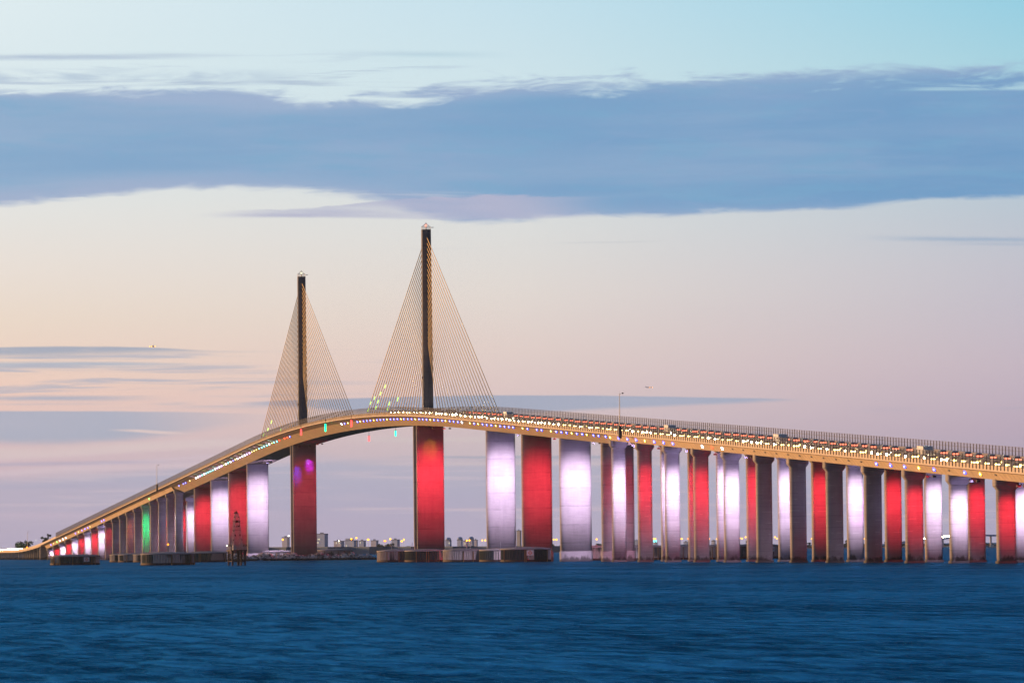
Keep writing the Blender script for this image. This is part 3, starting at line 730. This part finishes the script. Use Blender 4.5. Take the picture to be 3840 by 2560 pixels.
# trees
def far_tree(px,D,w,h,label,z0=1.5,n=420):
    p=at(px,D,z0); r=empty('tree',p); tag(r,label,'tree','trees on the far shore')
    tb=MB(); tb.tube((0,0,-1),(0,0,h*.5),.35,.2,7); tb.tube((0,0,h*.3),(0,w*.2,h*.6),.18,.08,6); tb.tube((0,0,h*.35),(0,-w*.22,h*.62),.18,.08,6); tb.build('trunk',M['bark'],r)
    cb=MB(); cl=[(rnd.uniform(-.3,.3)*w,rnd.uniform(-.38,.38)*w,h*rnd.uniform(.42,.85),w*rnd.uniform(.13,.24)) for _ in range(9)]
    for i in range(n):
        x,y,z,rr=rnd.choice(cl); v=Vector((rnd.gauss(0,1),rnd.gauss(0,1),rnd.gauss(0,1))).normalized()*rr*rnd.random()**.4
        c=Vector((x,y,z))+Vector((v.x,v.y,v.z*.8)); s_=rnd.uniform(.25,.6); a=Vector((rnd.uniform(-1,1),rnd.uniform(-1,1),rnd.uniform(-1,1))).normalized(); b=a.orthogonal().normalized()
        cb.add([c+a*s_,c+b*s_,c-a*s_,c-b*s_],[(0,1,2,3)])
    cb.build('crown',M['leaf'],r); return r
far_tree(1433,5300,9,8.2,'broad dark tree in front of the lilac-grey building')
far_tree(1462,5300,10,9.,'tallest dark tree between two grey buildings',)
far_tree(1449,5250,8,7.,'dark tree between the two taller trees, under an orange lamp')
far_tree(1530,5300,8,5.6,'low round tree just left of the taller pylon pier')
far_tree(1012,5300,5,4.4,'small round dark bush left of the farther pylon pier',1.5)
for px,h,l in ((2240,8,'thin dark tree beside the fourth wide pier'),(2577,7,'thin tree in the gap right of the third white column'),(2800,9.5,'slim tall tree with a lamp between the fifth and sixth columns'),(3034,6,'round tree right of the second dark column'),(3178,9,'slim tree beside the ninth column'),(3325,7,'small pointed tree in the gap right of the last dark column'),(3394,7,'round dark tree in the gap left of the tenth column')):
    far_tree(px,6040,5,h,l,1.0,260)
far_tree(96,3990,12,14.5,'bushy tree rising behind the mast on the causeway at far left',.8,800); far_tree(78,4010,11,12.5,'bushy tree just left of the causeway mast',.8,700); far_tree(167,3995,7,19,'small leaning tree above the causeway parapet',.8,480); far_tree(177,4005,4,20,'thin tree right of the small leaning one',.8,260)
def belt():
    mb=MB()
    for (p0,p1,D,h,z0) in ((1380,1560,5350,4.6,2.),(1560,1700,5350,3.,2.),(1690,2300,5350,4.5,2.),(2300,3100,6100,4.,1.),(3000,4300,6150,4.6,1.),(960,1200,5400,2.,2.)):
        n=int((p1-p0)*9)
        for i in range(n):
            px=rnd.uniform(p0,p1); hh=h*(.62+.38*math.sin(px*.045)*math.sin(px*.017+1)+.25*math.sin(px*.21)); p=at(px,D+rnd.uniform(-40,40),z0)
            c=p+Vector((0,0,abs(rnd.random()**.6)*max(.8,hh))); s_=rnd.uniform(.5,1.2); a=Vector((rnd.uniform(-1,1),rnd.uniform(-1,1),rnd.uniform(-1,1))).normalized(); b=a.orthogonal().normalized()
            mb.add([c+a*s_,c+b*s_,c-a*s_,c-b*s_],[(0,1,2,3)])
    o=mb.build('wooded_shore',M['leaf']); tag(o,'dark belt of distant trees along the far shore','trees',kind='stuff')
belt()
# street lamps on the shore
LAMPS=[(1061,2022,'sodium',1.),(1083,2008,'white_lamp',.9),(1271,2027,'white_lamp',.7),(1318,2020,'sodium',1.2),(1337,2016,'sodium',1.),(1381,2022,'sodium',1.4),(1444,2027,'amber',1.5),(1464,2020,'sodium',1.1),(1507,2028,'sodium',1.4),(1515,2022,'sodium',.9),(1751,2026,'sodium',1.),(1761,2025,'sodium',1.1),(1809,2025,'sodium',.7),(1820,2025,'sodium',.9),(2077,2022,'sodium',.9),(2087,2022,'sodium',1.2),(2238,2021,'sodium',1.),(2452,2019,'sodium',.8),(2458,2019,'sodium',1.),(2454,2028,'teal',.9),(2460,2028,'teal',.9),(2557,2019,'sodium',1.3),(2580,2019,'amber',.8),(2660,2019,'sodium',1.),(2690,2020,'sodium',1.2),(2775,2017,'sodium',.9),(2783,2018,'sodium',1.),(2797,2013,'sodium',.9),(2907,2013,'sodium',.9),(2914,2018,'sodium',.9),(3045,2019,'sodium',.9),(3161,2019,'sodium',.9),(3182,2019,'sodium',.9),(3243,2019,'sodium',.9)]
lp={}
for px,py,c,k in LAMPS:
    D=5150. if px<2290 else 6040.; k*=D/5150; d=CF+(px-1920)/FPX*CR-(py-1280)/FPX*CU; z=CAM.z+d.z*D
    if (c,) not in lp:
        r=empty('street_lamp',(0,0,0)); b=MB(); b.tube((0,0,-14),(0,0,-.6),.09,n=5); b.build('post',M['galv'],r); b=MB(); b.ball((0,0,0),.8,10,6); b.build('lantern',E[c],r); lp[(c,)]=r
    else: r=copy_tree(lp[(c,)])
    p=at(px,D); r.location=(p.x,p.y,z); r.scale=(k,k,1)
    nm={'sodium':'glowing yellow street lamp on the far shore','white_lamp':'white lamp on the far shore','teal':'teal lamp low on the far shore','amber':'orange street lamp on the far shore'}[c]
    tag(r,nm,'street lamp','street lamps along the far shore')

# ------------------------------------------------------------------ distant low bridge at right
def low_bridge():
    r=empty('low_bridge',at(3600,5700)); tag(r,'distant low road bridge with lit deck, behind the red and white columns at right','bridge')
    O=r.location.copy(); pts=[]
    for px,py in ((3380,2030),(3455,2021),(3520,2015),(3580,2009),(3640,2003.5),(3700,2001),(3760,2002),(3840,2009),(3960,2020)):
        D=5700; d=CF+(px-1920)/FPX*CR-(py+2-1280)/FPX*CU; pts.append(CAM+d*D-O)
    mb=MB(); vs=[]
    for p in pts:
        for dx,dz in ((5,0),(5,-1.9),(-5,-1.9),(-5,0)): q=p-FW*dx; vs.append((q.x,q.y,p.z+dz))
    fs=[]
    for i in range(len(pts)-1):
        for j in range(4): a=i*4+j; b=i*4+(j+1)%4; fs.append((a,a+4,b+4,b))
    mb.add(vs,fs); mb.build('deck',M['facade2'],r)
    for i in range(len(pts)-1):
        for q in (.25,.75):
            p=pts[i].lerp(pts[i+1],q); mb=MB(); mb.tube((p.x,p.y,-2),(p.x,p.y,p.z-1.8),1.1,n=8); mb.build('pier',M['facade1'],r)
    for i in range(1,4):
        for q in range(9):
            p=O+pts[i].lerp(pts[i+1],q/9); far_car(p+Vector((0,0,.1)),-.17+.2)
low_bridge()
o=far_cars.build('distant_cars',[M['car_dark'],E['headlight']]); tag(o,'glare of distant headlights on the far left causeway and the distant low bridge','cars',kind='stuff')
b=at(3722,5000); r=empty('boat',b,1.3); tag(r,'tiny white boat below the distant low bridge','boat')
mb=MB(); mb.add([(-4,-1.4,.9),(2,-1.4,1.),(4.6,0,1.3),(2,1.4,1.),(-4,1.4,.9),(-4,-1.,-.4),(2,-.9,-.4),(4,0,-.3),(2,.9,-.4),(-4,1.,-.4)],[(0,1,6,5),(1,2,7,6),(2,3,8,7),(3,4,9,8),(4,0,5,9),(0,4,3,2,1)]); mb.build('hull',M['white'],r)
mb=MB(); mb.box((-2,-.9,.95),(1.2,.9,2.4)); mb.box((-2.2,-1.,2.4),(1.4,1.,2.55)); mb.build('cabin',M['white'],r)
# aeroplanes
def plane(px,py,D,k,label,rz):
    p=CAM+(CF+(px-1920)/FPX*CR-(py-1280)/FPX*CU)*D; r=empty('airliner',p,rz); r.scale=(k,k,k); tag(r,label,'aeroplane')
    mb=MB(); mb.tube((-15,0,0),(12,0,0),1.9,n=10); mb.tube((12,0,0),(17,0,-.3),1.9,.4,10); mb.tube((-15,0,0),(-21,0,.8),1.9,.5,10); mb.build('fuselage',M['white'],r)
    for sg in (-1,1):
        mb=MB(); mb.add([(4,0,-.8),(-3,0,-.8),(-8.5,sg*17,.9),(-6,sg*17,.9),(4,0,-.4),(-3,0,-.4),(-8.5,sg*17,1.1),(-6,sg*17,1.1)],[(0,1,2,3),(4,7,6,5),(0,4,5,1),(1,5,6,2),(2,6,7,3),(3,7,4,0)]); mb.tube((2,sg*5.5,-2.2),(-2,sg*5.5,-2.2),1.1,n=8); mb.build('wing',M['white'],r)
        mb=MB(); mb.add([(-17,0,.6),(-20,0,.6),(-22,sg*6,1.),(-20.5,sg*6,1.),(-17,0,.9),(-20,0,.9),(-22,sg*6,1.2),(-20.5,sg*6,1.2)],[(0,1,2,3),(4,7,6,5),(0,4,5,1),(1,5,6,2),(2,6,7,3),(3,7,4,0)]); mb.build('tailplane',M['white'],r)
    mb=MB(); mb.add([(-15.5,-.2,1.5),(-20,-.2,1.5),(-22,-.2,7),(-20,-.2,7),(-15.5,.2,1.5),(-20,.2,1.5),(-22,.2,7),(-20,.2,7)],[(0,1,2,3),(4,7,6,5),(0,4,5,1),(1,5,6,2),(2,6,7,3),(3,7,4,0)]); mb.build('tail_fin',M['white'],r)
    mb=MB(); mb.ball((16,0,-1.),1.6,8,5); mb.ball((2.5,9,-.6),1.5,8,5); mb.ball((2.5,-9,-.6),1.5,8,5); mb.build('landing_light',E['sodium'],r)
plane(572,1298,9000,.5,'tiny aeroplane with lights on, above the cloud streak at left',-.3)
plane(2435,1452,15000,.5,'tiny aeroplane crossing the pink sky right of the taller pylon',1.45)

# ------------------------------------------------------------------ water
def water():
    m,k,out=mat('sea_water'); P=pos(k)
    a=k.noise(k.vm('MULTIPLY',P,(.105,.52,1.)),1.,4.,.62,.5)
    b=k.noise(k.vm('MULTIPLY',P,(.011,.035,1.)),1.,4.,.6,.3)
    c=k.noise(k.vm('MULTIPLY',P,(.42,1.9,1.)),1.,3.,.6)
    h=k.m('ADD',k.m('MULTIPLY',a,2.2),k.m('ADD',k.m('MULTIPLY',b,4.),k.m('MULTIPLY',c,.6)))
    bp=k.n('ShaderNodeBump'); k.put(bp.inputs['Strength'],1.); k.put(bp.inputs['Distance'],1.); k.put(bp.inputs['Height'],h)
    d=k.n('ShaderNodeBsdfDiffuse'); k.put(d.inputs[0],k.mix(k.ss(b,.38,.62),(.001,.050,.130),(.003,.066,.170))); k.t.links.new(bp.outputs[0],d.inputs['Normal'])
    gl=k.n('ShaderNodeBsdfGlossy'); k.put(gl.inputs['Color'],(.045,.28,.53)); k.put(gl.inputs['Roughness'],.2); k.t.links.new(bp.outputs[0],gl.inputs['Normal'])
    st=k.m('ADD',k.m('MULTIPLY',a,.55),k.m('ADD',k.m('MULTIPLY',b,.3),k.m('MULTIPLY',c,.25)))
    mx=k.n('ShaderNodeMixShader'); k.put(mx.inputs[0],k.ss(st,.42,.68,.14,.80)); k.t.links.new(d.outputs[0],mx.inputs[1]); k.t.links.new(gl.outputs[0],mx.inputs[2]); k.t.links.new(mx.outputs[0],out.inputs[0])  # streak noise varies the glossy share, painting in light and dark ripple highlights
    mb=MB(); R=60000; mb.add([(-R,-R,0),(R,-R,0),(R,R,0),(-R,R,0)],[(0,1,2,3)]); o=mb.build('water',m); tag(o,kind='structure')
water()

# ------------------------------------------------------------------ sky
def world():
    w=bpy.data.worlds.new('World'); sc.world=w; w.use_nodes=True; k=N(w.node_tree)
    d=k.n('ShaderNodeTexCoord').outputs['Generated']; x,y,z=k.sep(d)
    f=k.vm('DOT_PRODUCT',d,tuple(FW)); r=k.vm('DOT_PRODUCT',d,tuple(RT))
    az=k.m('ARCTAN2',r,f); el=k.m('ARCTAN2',z,k.m('SQRT',k.m('ADD',k.m('MULTIPLY',f,f),k.m('MULTIPLY',r,r))))
    SC=20364.
    X=k.m('ADD',k.m('DIVIDE',k.m('MULTIPLY',az,SC),3840.),.5); Y=k.m('DIVIDE',k.m('MULTIPLY',el,SC),2560.)
    def XY(px,py):
        v=CF+(px-1920)/FPX*CR-(py-1280)/FPX*CU; a=math.atan2(v.dot(RT),v.dot(FW)); e=math.atan2(v.z,math.hypot(v.dot(FW),v.dot(RT)))
        return a*SC/3840+.5,e*SC/2560
    e2=k.m('SQRT',k.m('DIVIDE',k.m('MAXIMUM',el,0.),PI/2))
    def T(px,py): return math.sqrt(max(0,XY(px,py)[1]*2560/SC)/(PI/2))
    hi=[(math.sqrt(.17/(PI/2)),(.24,.47,.66)),(math.sqrt(.3/(PI/2)),(.10,.24,.42)),(math.sqrt(.7/(PI/2)),(.035,.085,.19)),(1.,(.02,.05,.13))]
    def rampat(px,L): return k.ramp(e2,sorted([(T(px,py),lin(*c)) for py,c in L],key=lambda q:q[0])+hi)
    Lc=rampat(0,[(2080,(186,172,192)),(1900,(197,180,197)),(1700,(216,190,197)),(1500,(240,205,192)),(1400,(241,211,195)),(1200,(238,220,204)),(1000,(236,226,217)),(800,(231,230,226)),(500,(219,233,237)),(0,(224,238,242))])
    Cc=rampat(1920,[(2060,(186,176,200)),(1900,(190,178,200)),(1700,(205,190,198)),(1450,(224,202,200)),(1300,(228,210,204)),(1100,(228,219,213)),(880,(223,223,221)),(300,(208,229,236)),(0,(198,226,238))])
    Rc=rampat(3840,[(2040,(150,155,185)),(1850,(170,163,188)),(1600,(190,172,190)),(1350,(200,186,198)),(1000,(197,196,207)),(800,(189,200,212)),(250,(168,212,226)),(0,(152,208,228))])
    base=k.mix(k.m('MULTIPLY',X,2.,clamp=True),Lc,Cc); base=k.mix(k.m('SUBTRACT',k.m('MULTIPLY',X,2.),1.,clamp=True),base,Rc)
    # streaky coordinates
    Yw=k.m('MULTIPLY',Y,1.)
    V1=k.comb(k.m('MULTIPLY',X,3.2),k.m('MULTIPLY',Y,26.),.3); V2=k.comb(k.m('MULTIPLY',X,9.),k.m('MULTIPLY',Y,40.),1.7); V3=k.comb(k.m('MULTIPLY',X,1.6),k.m('MULTIPLY',Y,9.),5.1)
    n1=k.noise(V1,1.,4.,.55,.3); n2=k.noise(V2,1.,4.,.6,.6); n3=k.noise(V3,1.,3.,.5); n4=k.noise(k.comb(k.m('MULTIPLY',X,17.),k.m('MULTIPLY',Y,55.),3.3),1.,4.,.62,1.2)
    def cen(n,a): return k.m('MULTIPLY',k.m('SUBTRACT',n,.5),a)
    def edge(pts): return k.curve(X,[XY(*p) for p in pts])
    def band(top,bot,st,sb,wt=.0,wb=.0,x0=None,x1=None,xs=.1):
        t=k.m('ADD',edge(top),k.m('ADD',cen(n2,wt),cen(n4,wt*.55))) if wt else edge(top); b_=k.m('ADD',edge(bot),k.m('ADD',cen(n1,wb),cen(n4,wb*.42))) if wb else edge(bot)
        m1=k.ss(k.m('SUBTRACT',t,Y),0.,st); m2=k.ss(k.m('SUBTRACT',Y,b_),0.,sb); m_=k.m('MULTIPLY',m1,m2)
        if x0 is not None: m_=k.m('MULTIPLY',m_,k.ss(X,x0/3840,x0/3840+xs))
        if x1 is not None: m_=k.m('MULTIPLY',m_,k.ss(X,x1/3840,x1/3840-xs))
        return m_
    px=1/2560
    col=base
    def over(c,mask,colr): return k.mix(mask,c,colr)
    # main cloud bank
    bank=band([(-200,291),(0,296),(300,312),(600,316),(900,318),(1150,338),(1400,332),(1650,306),(2000,281),(2400,278),(2800,262),(3200,248),(3500,232),(3840,224),(4100,221)],
              [(-200,802),(0,788),(300,760),(600,740),(900,728),(1200,742),(1450,777),(1700,830),(2000,836),(2400,824),(2700,812),(3000,798),(3150,800),(3400,770),(3700,764),(3840,766),(4100,764)],70*px,40*px,190*px,115*px)
    bc=k.mix(k.m('MULTIPLY',X,1.,clamp=True),k.mix(k.ss(n3,.35,.65),lin(134,170,205),lin(150,178,208)),k.mix(k.ss(n3,.35,.65),lin(112,158,200),lin(131,166,204)))
    bc=k.mix(k.m('MULTIPLY',k.ss(n1,.42,.75),.35),bc,lin(160,182,210))
    bc=k.mix(k.m('MULTIPLY',k.ss(n2,.45,.72),.45),bc,lin(122,172,206)); bc=k.mix(k.m('MULTIPLY',k.ss(n4,.5,.75),.22),bc,lin(150,170,208))
    # paler lilac towards its lower and upper rim
    rim=k.ss(k.m('SUBTRACT',Y,edge([(-200,700),(0,690),(600,650),(1200,680),(1700,730),(2300,770),(3000,770),(3840,745),(4100,740)])),30*px,-70*px)
    bc=k.mix(k.m('MULTIPLY',rim,.6),bc,lin(172,180,207))
    rim2=k.ss(k.m('SUBTRACT',Y,edge([(-200,380),(0,385),(1200,430),(2000,370),(3000,310),(3840,285),(4100,285)])),-20*px,60*px)
    bc=k.mix(k.m('MULTIPLY',rim2,.6),bc,lin(172,184,212))
    col=over(col,bank,bc)
    lb2=band([(400,800),(700,797),(1000,778),(1300,764),(1700,735),(2400,735)],[(400,812),(700,816),(1200,820),(1700,828),(2400,815)],10*px,14*px,40*px,12*px,720,2350,.14)
    col=over(col,k.m('MULTIPLY',lb2,k.ss(n1,.28,.52,.25,.95)),lin(180,183,208))
    # bright gaps in the bank (right edge, lower centre)
    g1=band([(2700,310),(3300,305),(3840,300),(4100,300)],[(2700,335),(3300,345),(3840,345),(4100,345)],14*px,14*px,20*px,10*px,3300,None,.06)
    col=over(col,k.m('MULTIPLY',g1,k.ss(n2,.42,.6)),lin(170,205,222))
    g2=band([(900,722),(1300,716),(1500,715),(1900,702),(2300,690)],[(900,775),(1300,776),(1500,770),(1900,725),(2300,705)],16*px,12*px,0,26*px,1050,2050,.12)
    col=over(col,k.m('MULTIPLY',g2,k.ss(n1,.5,.68)),lin(216,214,222))
    # wisps above the bank
    def wisp(x0,x1,y0,y1,th,colr,amt,st=.5,xs=.12,nz=None,lo=.30,hi=.56,wt=14):
        xm=(x0+x1)/2; m_=band([(x0-300,y0-th),(xm,(y0+y1)/2-th),(x1+300,y1-th)],[(x0-300,y0+th),(xm,(y0+y1)/2+th),(x1+300,y1+th)],th*px*1.1,th*px*1.1,wt*px,wt*px,x0,x1,xs)
        nonlocal col
        col=over(col,k.m('MULTIPLY',k.m('MULTIPLY',m_,k.ss(nz if nz is not None else n1,lo,hi)),amt),colr)
    BL=lin(160,178,205)
    wisp(-400,1000,222,204,20,BL,.8,xs=.15,lo=.25,hi=.55); wisp(400,900,205,204,7,BL,.8,lo=.2,hi=.5); wisp(-300,1300,285,292,44,lin(172,192,214),.8,xs=.15,lo=.32,hi=.55,nz=n2); wisp(750,1250,303,310,13,BL,.9,lo=.2,hi=.5)
    wisp(1250,2000,200,212,20,lin(176,205,220),.7); wisp(1300,1700,235,225,9,lin(185,208,222),.5)
    wisp(700,1500,812,800,15,lin(182,184,207),.95,lo=.2,hi=.5); wisp(1200,2200,760,780,34,lin(180,184,208),.75,lo=.4,hi=.6)
    wisp(1450,1850,938,930,6,lin(196,198,206),.8,lo=.1,hi=.4); wisp(1950,2600,918,900,6,lin(196,199,204),.7,lo=.1,hi=.4)
    wisp(3150,4200,888,905,18,lin(158,178,202),.9,lo=.3,hi=.55); wisp(3350,4200,912,920,10,lin(165,180,202),.6)
    wisp(2450,2950,1165,1150,5,lin(205,196,200),.6,lo=.1,hi=.4); wisp(2750,3100,1402,1395,7,lin(190,178,194),.6,lo=.2,hi=.5)
    # streaks at lower left
    gA=band([(-200,1300),(0,1298),(300,1295),(570,1299),(800,1310),(1200,1308),(1600,1302)],[(-200,1350),(0,1352),(400,1344),(800,1330),(1200,1320),(1600,1314)],8*px,34*px,6*px,16*px,None,1560,.1)
    col=over(col,k.m('MULTIPLY',gA,k.ss(n2,.25,.5,.6,1.)),lin(172,177,192))
    gB=band([(-200,1352),(0,1350),(400,1350),(900,1364),(1300,1368)],[(-200,1392),(0,1388),(400,1382),(900,1376),(1300,1374)],14*px,22*px,10*px,14*px,None,1250,.2)
    col=over(col,k.m('MULTIPLY',gB,k.ss(n1,.25,.5,.45,.95)),lin(176,186,202))
    wisp(250,800,1425,1424,8,lin(190,186,198),.8,lo=.05,hi=.35); wisp(-100,420,1466,1465,10,lin(176,180,197),.9,lo=.05,hi=.35); wisp(400,760,1458,1452,9,lin(172,179,197),.9,lo=.05,hi=.35); wisp(-300,700,1492,1496,16,lin(178,181,197),.9,lo=.25,hi=.5)
    wisp(700,1250,1395,1385,7,lin(192,186,196),.6,lo=.2,hi=.5); wisp(-400,1100,1392,1388,10,lin(196,188,196),.7,lo=.4,hi=.6); wisp(-400,560,1512,1516,9,lin(196,188,198),.7,lo=.35,hi=.55); wisp(820,1500,1522,1506,12,lin(176,178,198),.85,lo=.25,hi=.5)
    n5=k.noise(k.comb(k.m('MULTIPLY',X,5.),k.m('MULTIPLY',Y,85.),8.2),1.,4.,.58,.5)
    f1=band([(-200,1290),(0,1290),(800,1305),(1700,1310)],[(-200,1535),(0,1535),(800,1540),(1700,1545)],40*px,30*px,0,0,None,1750,.3)
    col=over(col,k.m('MULTIPLY',f1,k.ss(n5,.48,.66,.0,.75)),lin(178,182,198))
    f2=band([(-200,1690),(1500,1690),(4100,1690)],[(-200,2010),(1500,2010),(4100,2010)],60*px,80*px)
    f3=band([(-200,170),(900,180),(1900,180),(2600,200)],[(-200,330),(900,360),(1900,350),(2600,330)],60*px,30*px,0,0,None,2300,.35)
    col=over(col,k.m('MULTIPLY',f3,k.ss(n5,.50,.68,.0,.6)),BL)
    # low grey-blue bank at left and centre
    lb=band([(-200,1538),(0,1536),(500,1538),(900,1545),(1500,1560)],[(-200,1660),(0,1675),(180,1680),(450,1668),(700,1640),(1000,1600),(1500,1575)],9*px,40*px,8*px,26*px,None,1150,.2)
    col=over(col,k.m('MULTIPLY',lb,.92),k.mix(n1,lin(163,175,196),lin(182,184,202)))
    sl=band([(300,1606),(500,1606),(620,1613),(800,1622)],[(300,1612),(500,1622),(620,1630),(800,1628)],8*px,7*px,6*px,6*px,370,760,.04)
    col=over(col,k.m('MULTIPLY',sl,.95),lin(226,205,203))
    cb=band([(600,1520),(1000,1500),(1400,1486),(1900,1478),(2300,1480),(2700,1486),(3100,1496),(3400,1505)],[(600,1526),(1000,1530),(1400,1556),(1900,1558),(2300,1542),(2700,1524),(3100,1506),(3400,1509)],8*px,20*px,6*px,14*px,800,3150,.08)
    col=over(col,k.m('MULTIPLY',cb,.95),k.mix(n1,lin(156,168,191),lin(176,180,200)))
    wisp(3130,3520,1535,1532,16,lin(163,163,188),.95,lo=.1,hi=.35); wisp(3550,4200,1530,1528,6,lin(170,168,190),.7,lo=.2,hi=.5)
    # broad mauve-grey veil low down with rosy rifts
    veil=band([(-200,1740),(0,1765),(300,1750),(700,1725),(1100,1690),(1500,1700),(2200,1700),(3000,1720),(3840,1740),(4100,1740)],[(-200,2300),(1000,2300),(4100,2300)],60*px,10*px,30*px)
    col=over(col,k.m('MULTIPLY',veil,k.ss(n3,.25,.6,.45,.85)),k.mix(k.ss(el,0.,.02),lin(180,172,198),lin(176,180,202)))
    ra=band([(-200,1690),(0,1682),(300,1668),(631,1640),(912,1632),(1300,1645)],[(-200,1742),(0,1735),(300,1722),(631,1695),(912,1682),(1300,1680)],26*px,24*px,10*px,10*px,None,1250,.12)
    col=over(col,k.m('MULTIPLY',ra,.8),lin(221,202,204))
    rb=band([(-200,1768),(0,1760),(421,1722),(912,1690),(1300,1680)],[(-200,1802),(0,1792),(421,1752),(912,1717),(1300,1705)],16*px,14*px,8*px,8*px,None,1250,.15)
    col=over(col,k.m('MULTIPLY',rb,.75),lin(214,195,206))
    wisp(1250,2700,1650,1640,20,lin(214,200,201),.85,lo=.0,hi=.3,xs=.08)
    wisp(-300,1500,1790,1700,22,lin(216,196,205),.95,lo=.25,hi=.5,xs=.2); wisp(-400,1000,1712,1650,26,lin(222,203,203),.9,lo=.25,hi=.5); wisp(-400,900,1752,1722,14,lin(184,176,198),.8,lo=.3,hi=.55); wisp(-400,700,1835,1812,18,lin(178,174,198),.7,lo=.3,hi=.55); wisp(1200,2700,1740,1736,15,lin(208,193,200),.9,lo=.05,hi=.35); wisp(-300,1300,1935,1930,26,lin(200,184,202),.6); wisp(1100,2700,1905,1912,10,lin(198,182,200),.7,lo=.25,hi=.5)
    wisp(1300,2700,1712,1716,11,lin(162,169,190),.85,lo=.1,hi=.4)
    col=over(col,k.m('MULTIPLY',f2,k.ss(n5,.50,.68,.0,.5)),lin(212,196,206))
    # dusk: the half of the sky away from the afterglow is dark blue
    ca=k.m('COSINE',k.m('ADD',az,math.radians(58))); fr=k.ss(ca,-.45,.42)
    night=k.ramp(e2,[(0.,(.066,.066,.12)),(.3,(.055,.065,.135)),(1.,(.02,.045,.11))])
    col=k.mix(fr,night,col)
    below=k.ss(el,-.004,.0); col=k.mix(below,(.02,.05,.09),col)
    bg=k.n('ShaderNodeBackground'); k.put(bg.inputs[0],col); k.put(bg.inputs[1],1/1.27)
    # thin clear-sky light from overhead
    sk=k.n('ShaderNodeTexSky',sky_type='NISHITA'); sk.sun_disc=False; sk.sun_elevation=math.radians(SUN_EL); sk.sun_rotation=SUN_ROT; sk.air_density=1.2; sk.dust_density=1.
    b2=k.n('ShaderNodeBackground'); k.put(b2.inputs[0],sk.outputs[0]); k.put(b2.inputs[1],k.m('MULTIPLY',k.ss(el,.2,.9),.05))
    ad=k.n('ShaderNodeAddShader'); k.t.links.new(bg.outputs[0],ad.inputs[0]); k.t.links.new(b2.outputs[0],ad.inputs[1])
    out=k.n('ShaderNodeOutputWorld'); k.t.links.new(ad.outputs[0],out.inputs[0])
    w.cycles.sampling_method='MANUAL'; w.cycles.sample_map_resolution=1024
SUNV=Vector((-.65,-.755,.052)).normalized()
SUN_EL=math.degrees(math.asin(SUNV.z)); SUN_ROT=math.atan2(SUNV.x,SUNV.y)
world()
l=bpy.data.lights.new('sun','SUN'); l.energy=5.; l.angle=math.radians(9); l.color=(1.,.52,.20)
o=bpy.data.objects.new('sun',l); C.objects.link(o); o.rotation_euler=(-SUNV).to_track_quat('-Z','Y').to_euler()

# ------------------------------------------------------------------ haze
def haze():
    m,k,out=mat('haze_air'); p=k.n('ShaderNodeVolumePrincipled'); k.put(p.inputs['Color'],(.62,.80,1.)); k.put(p.inputs['Density'],HAZE); k.put(p.inputs['Anisotropy'],.1)
    k.t.links.new(p.outputs[0],out.inputs['Volume'])
    c=CAM+FW*3700; mb=MB(); R=Matrix.Translation((c.x,c.y,0))@Matrix.Rotation(-YAW,4,'Z'); mb.box((-4000,-1500,-5),(4000,1500,150),0,R)
    o=mb.build('haze',m); tag(o,kind='stuff')
HAZE=2.0e-5
haze()
# ------------------------------------------------------------------ camera, render
cam=bpy.data.cameras.new('camera'); co=bpy.data.objects.new('camera',cam); C.objects.link(co); sc.camera=co
Mx=Matrix((( CR.x,CU.x,-CF.x,CAM.x),(CR.y,CU.y,-CF.y,CAM.y),(CR.z,CU.z,-CF.z,CAM.z),(0,0,0,1))); co.matrix_world=Mx
cam.sensor_width=36; cam.lens=FPX*36/3840; cam.clip_start=1; cam.clip_end=200000
sc.view_settings.view_transform='Standard'; sc.view_settings.look='None'; sc.view_settings.exposure=.345; sc.view_settings.gamma=1
cy_=sc.cycles; cy_.use_denoising=True; cy_.max_bounces=4; cy_.diffuse_bounces=2; cy_.glossy_bounces=3; cy_.transparent_max_bounces=24; cy_.sample_clamp_indirect=6; cy_.use_light_tree=True; cy_.caustics_reflective=False; cy_.caustics_refractive=False
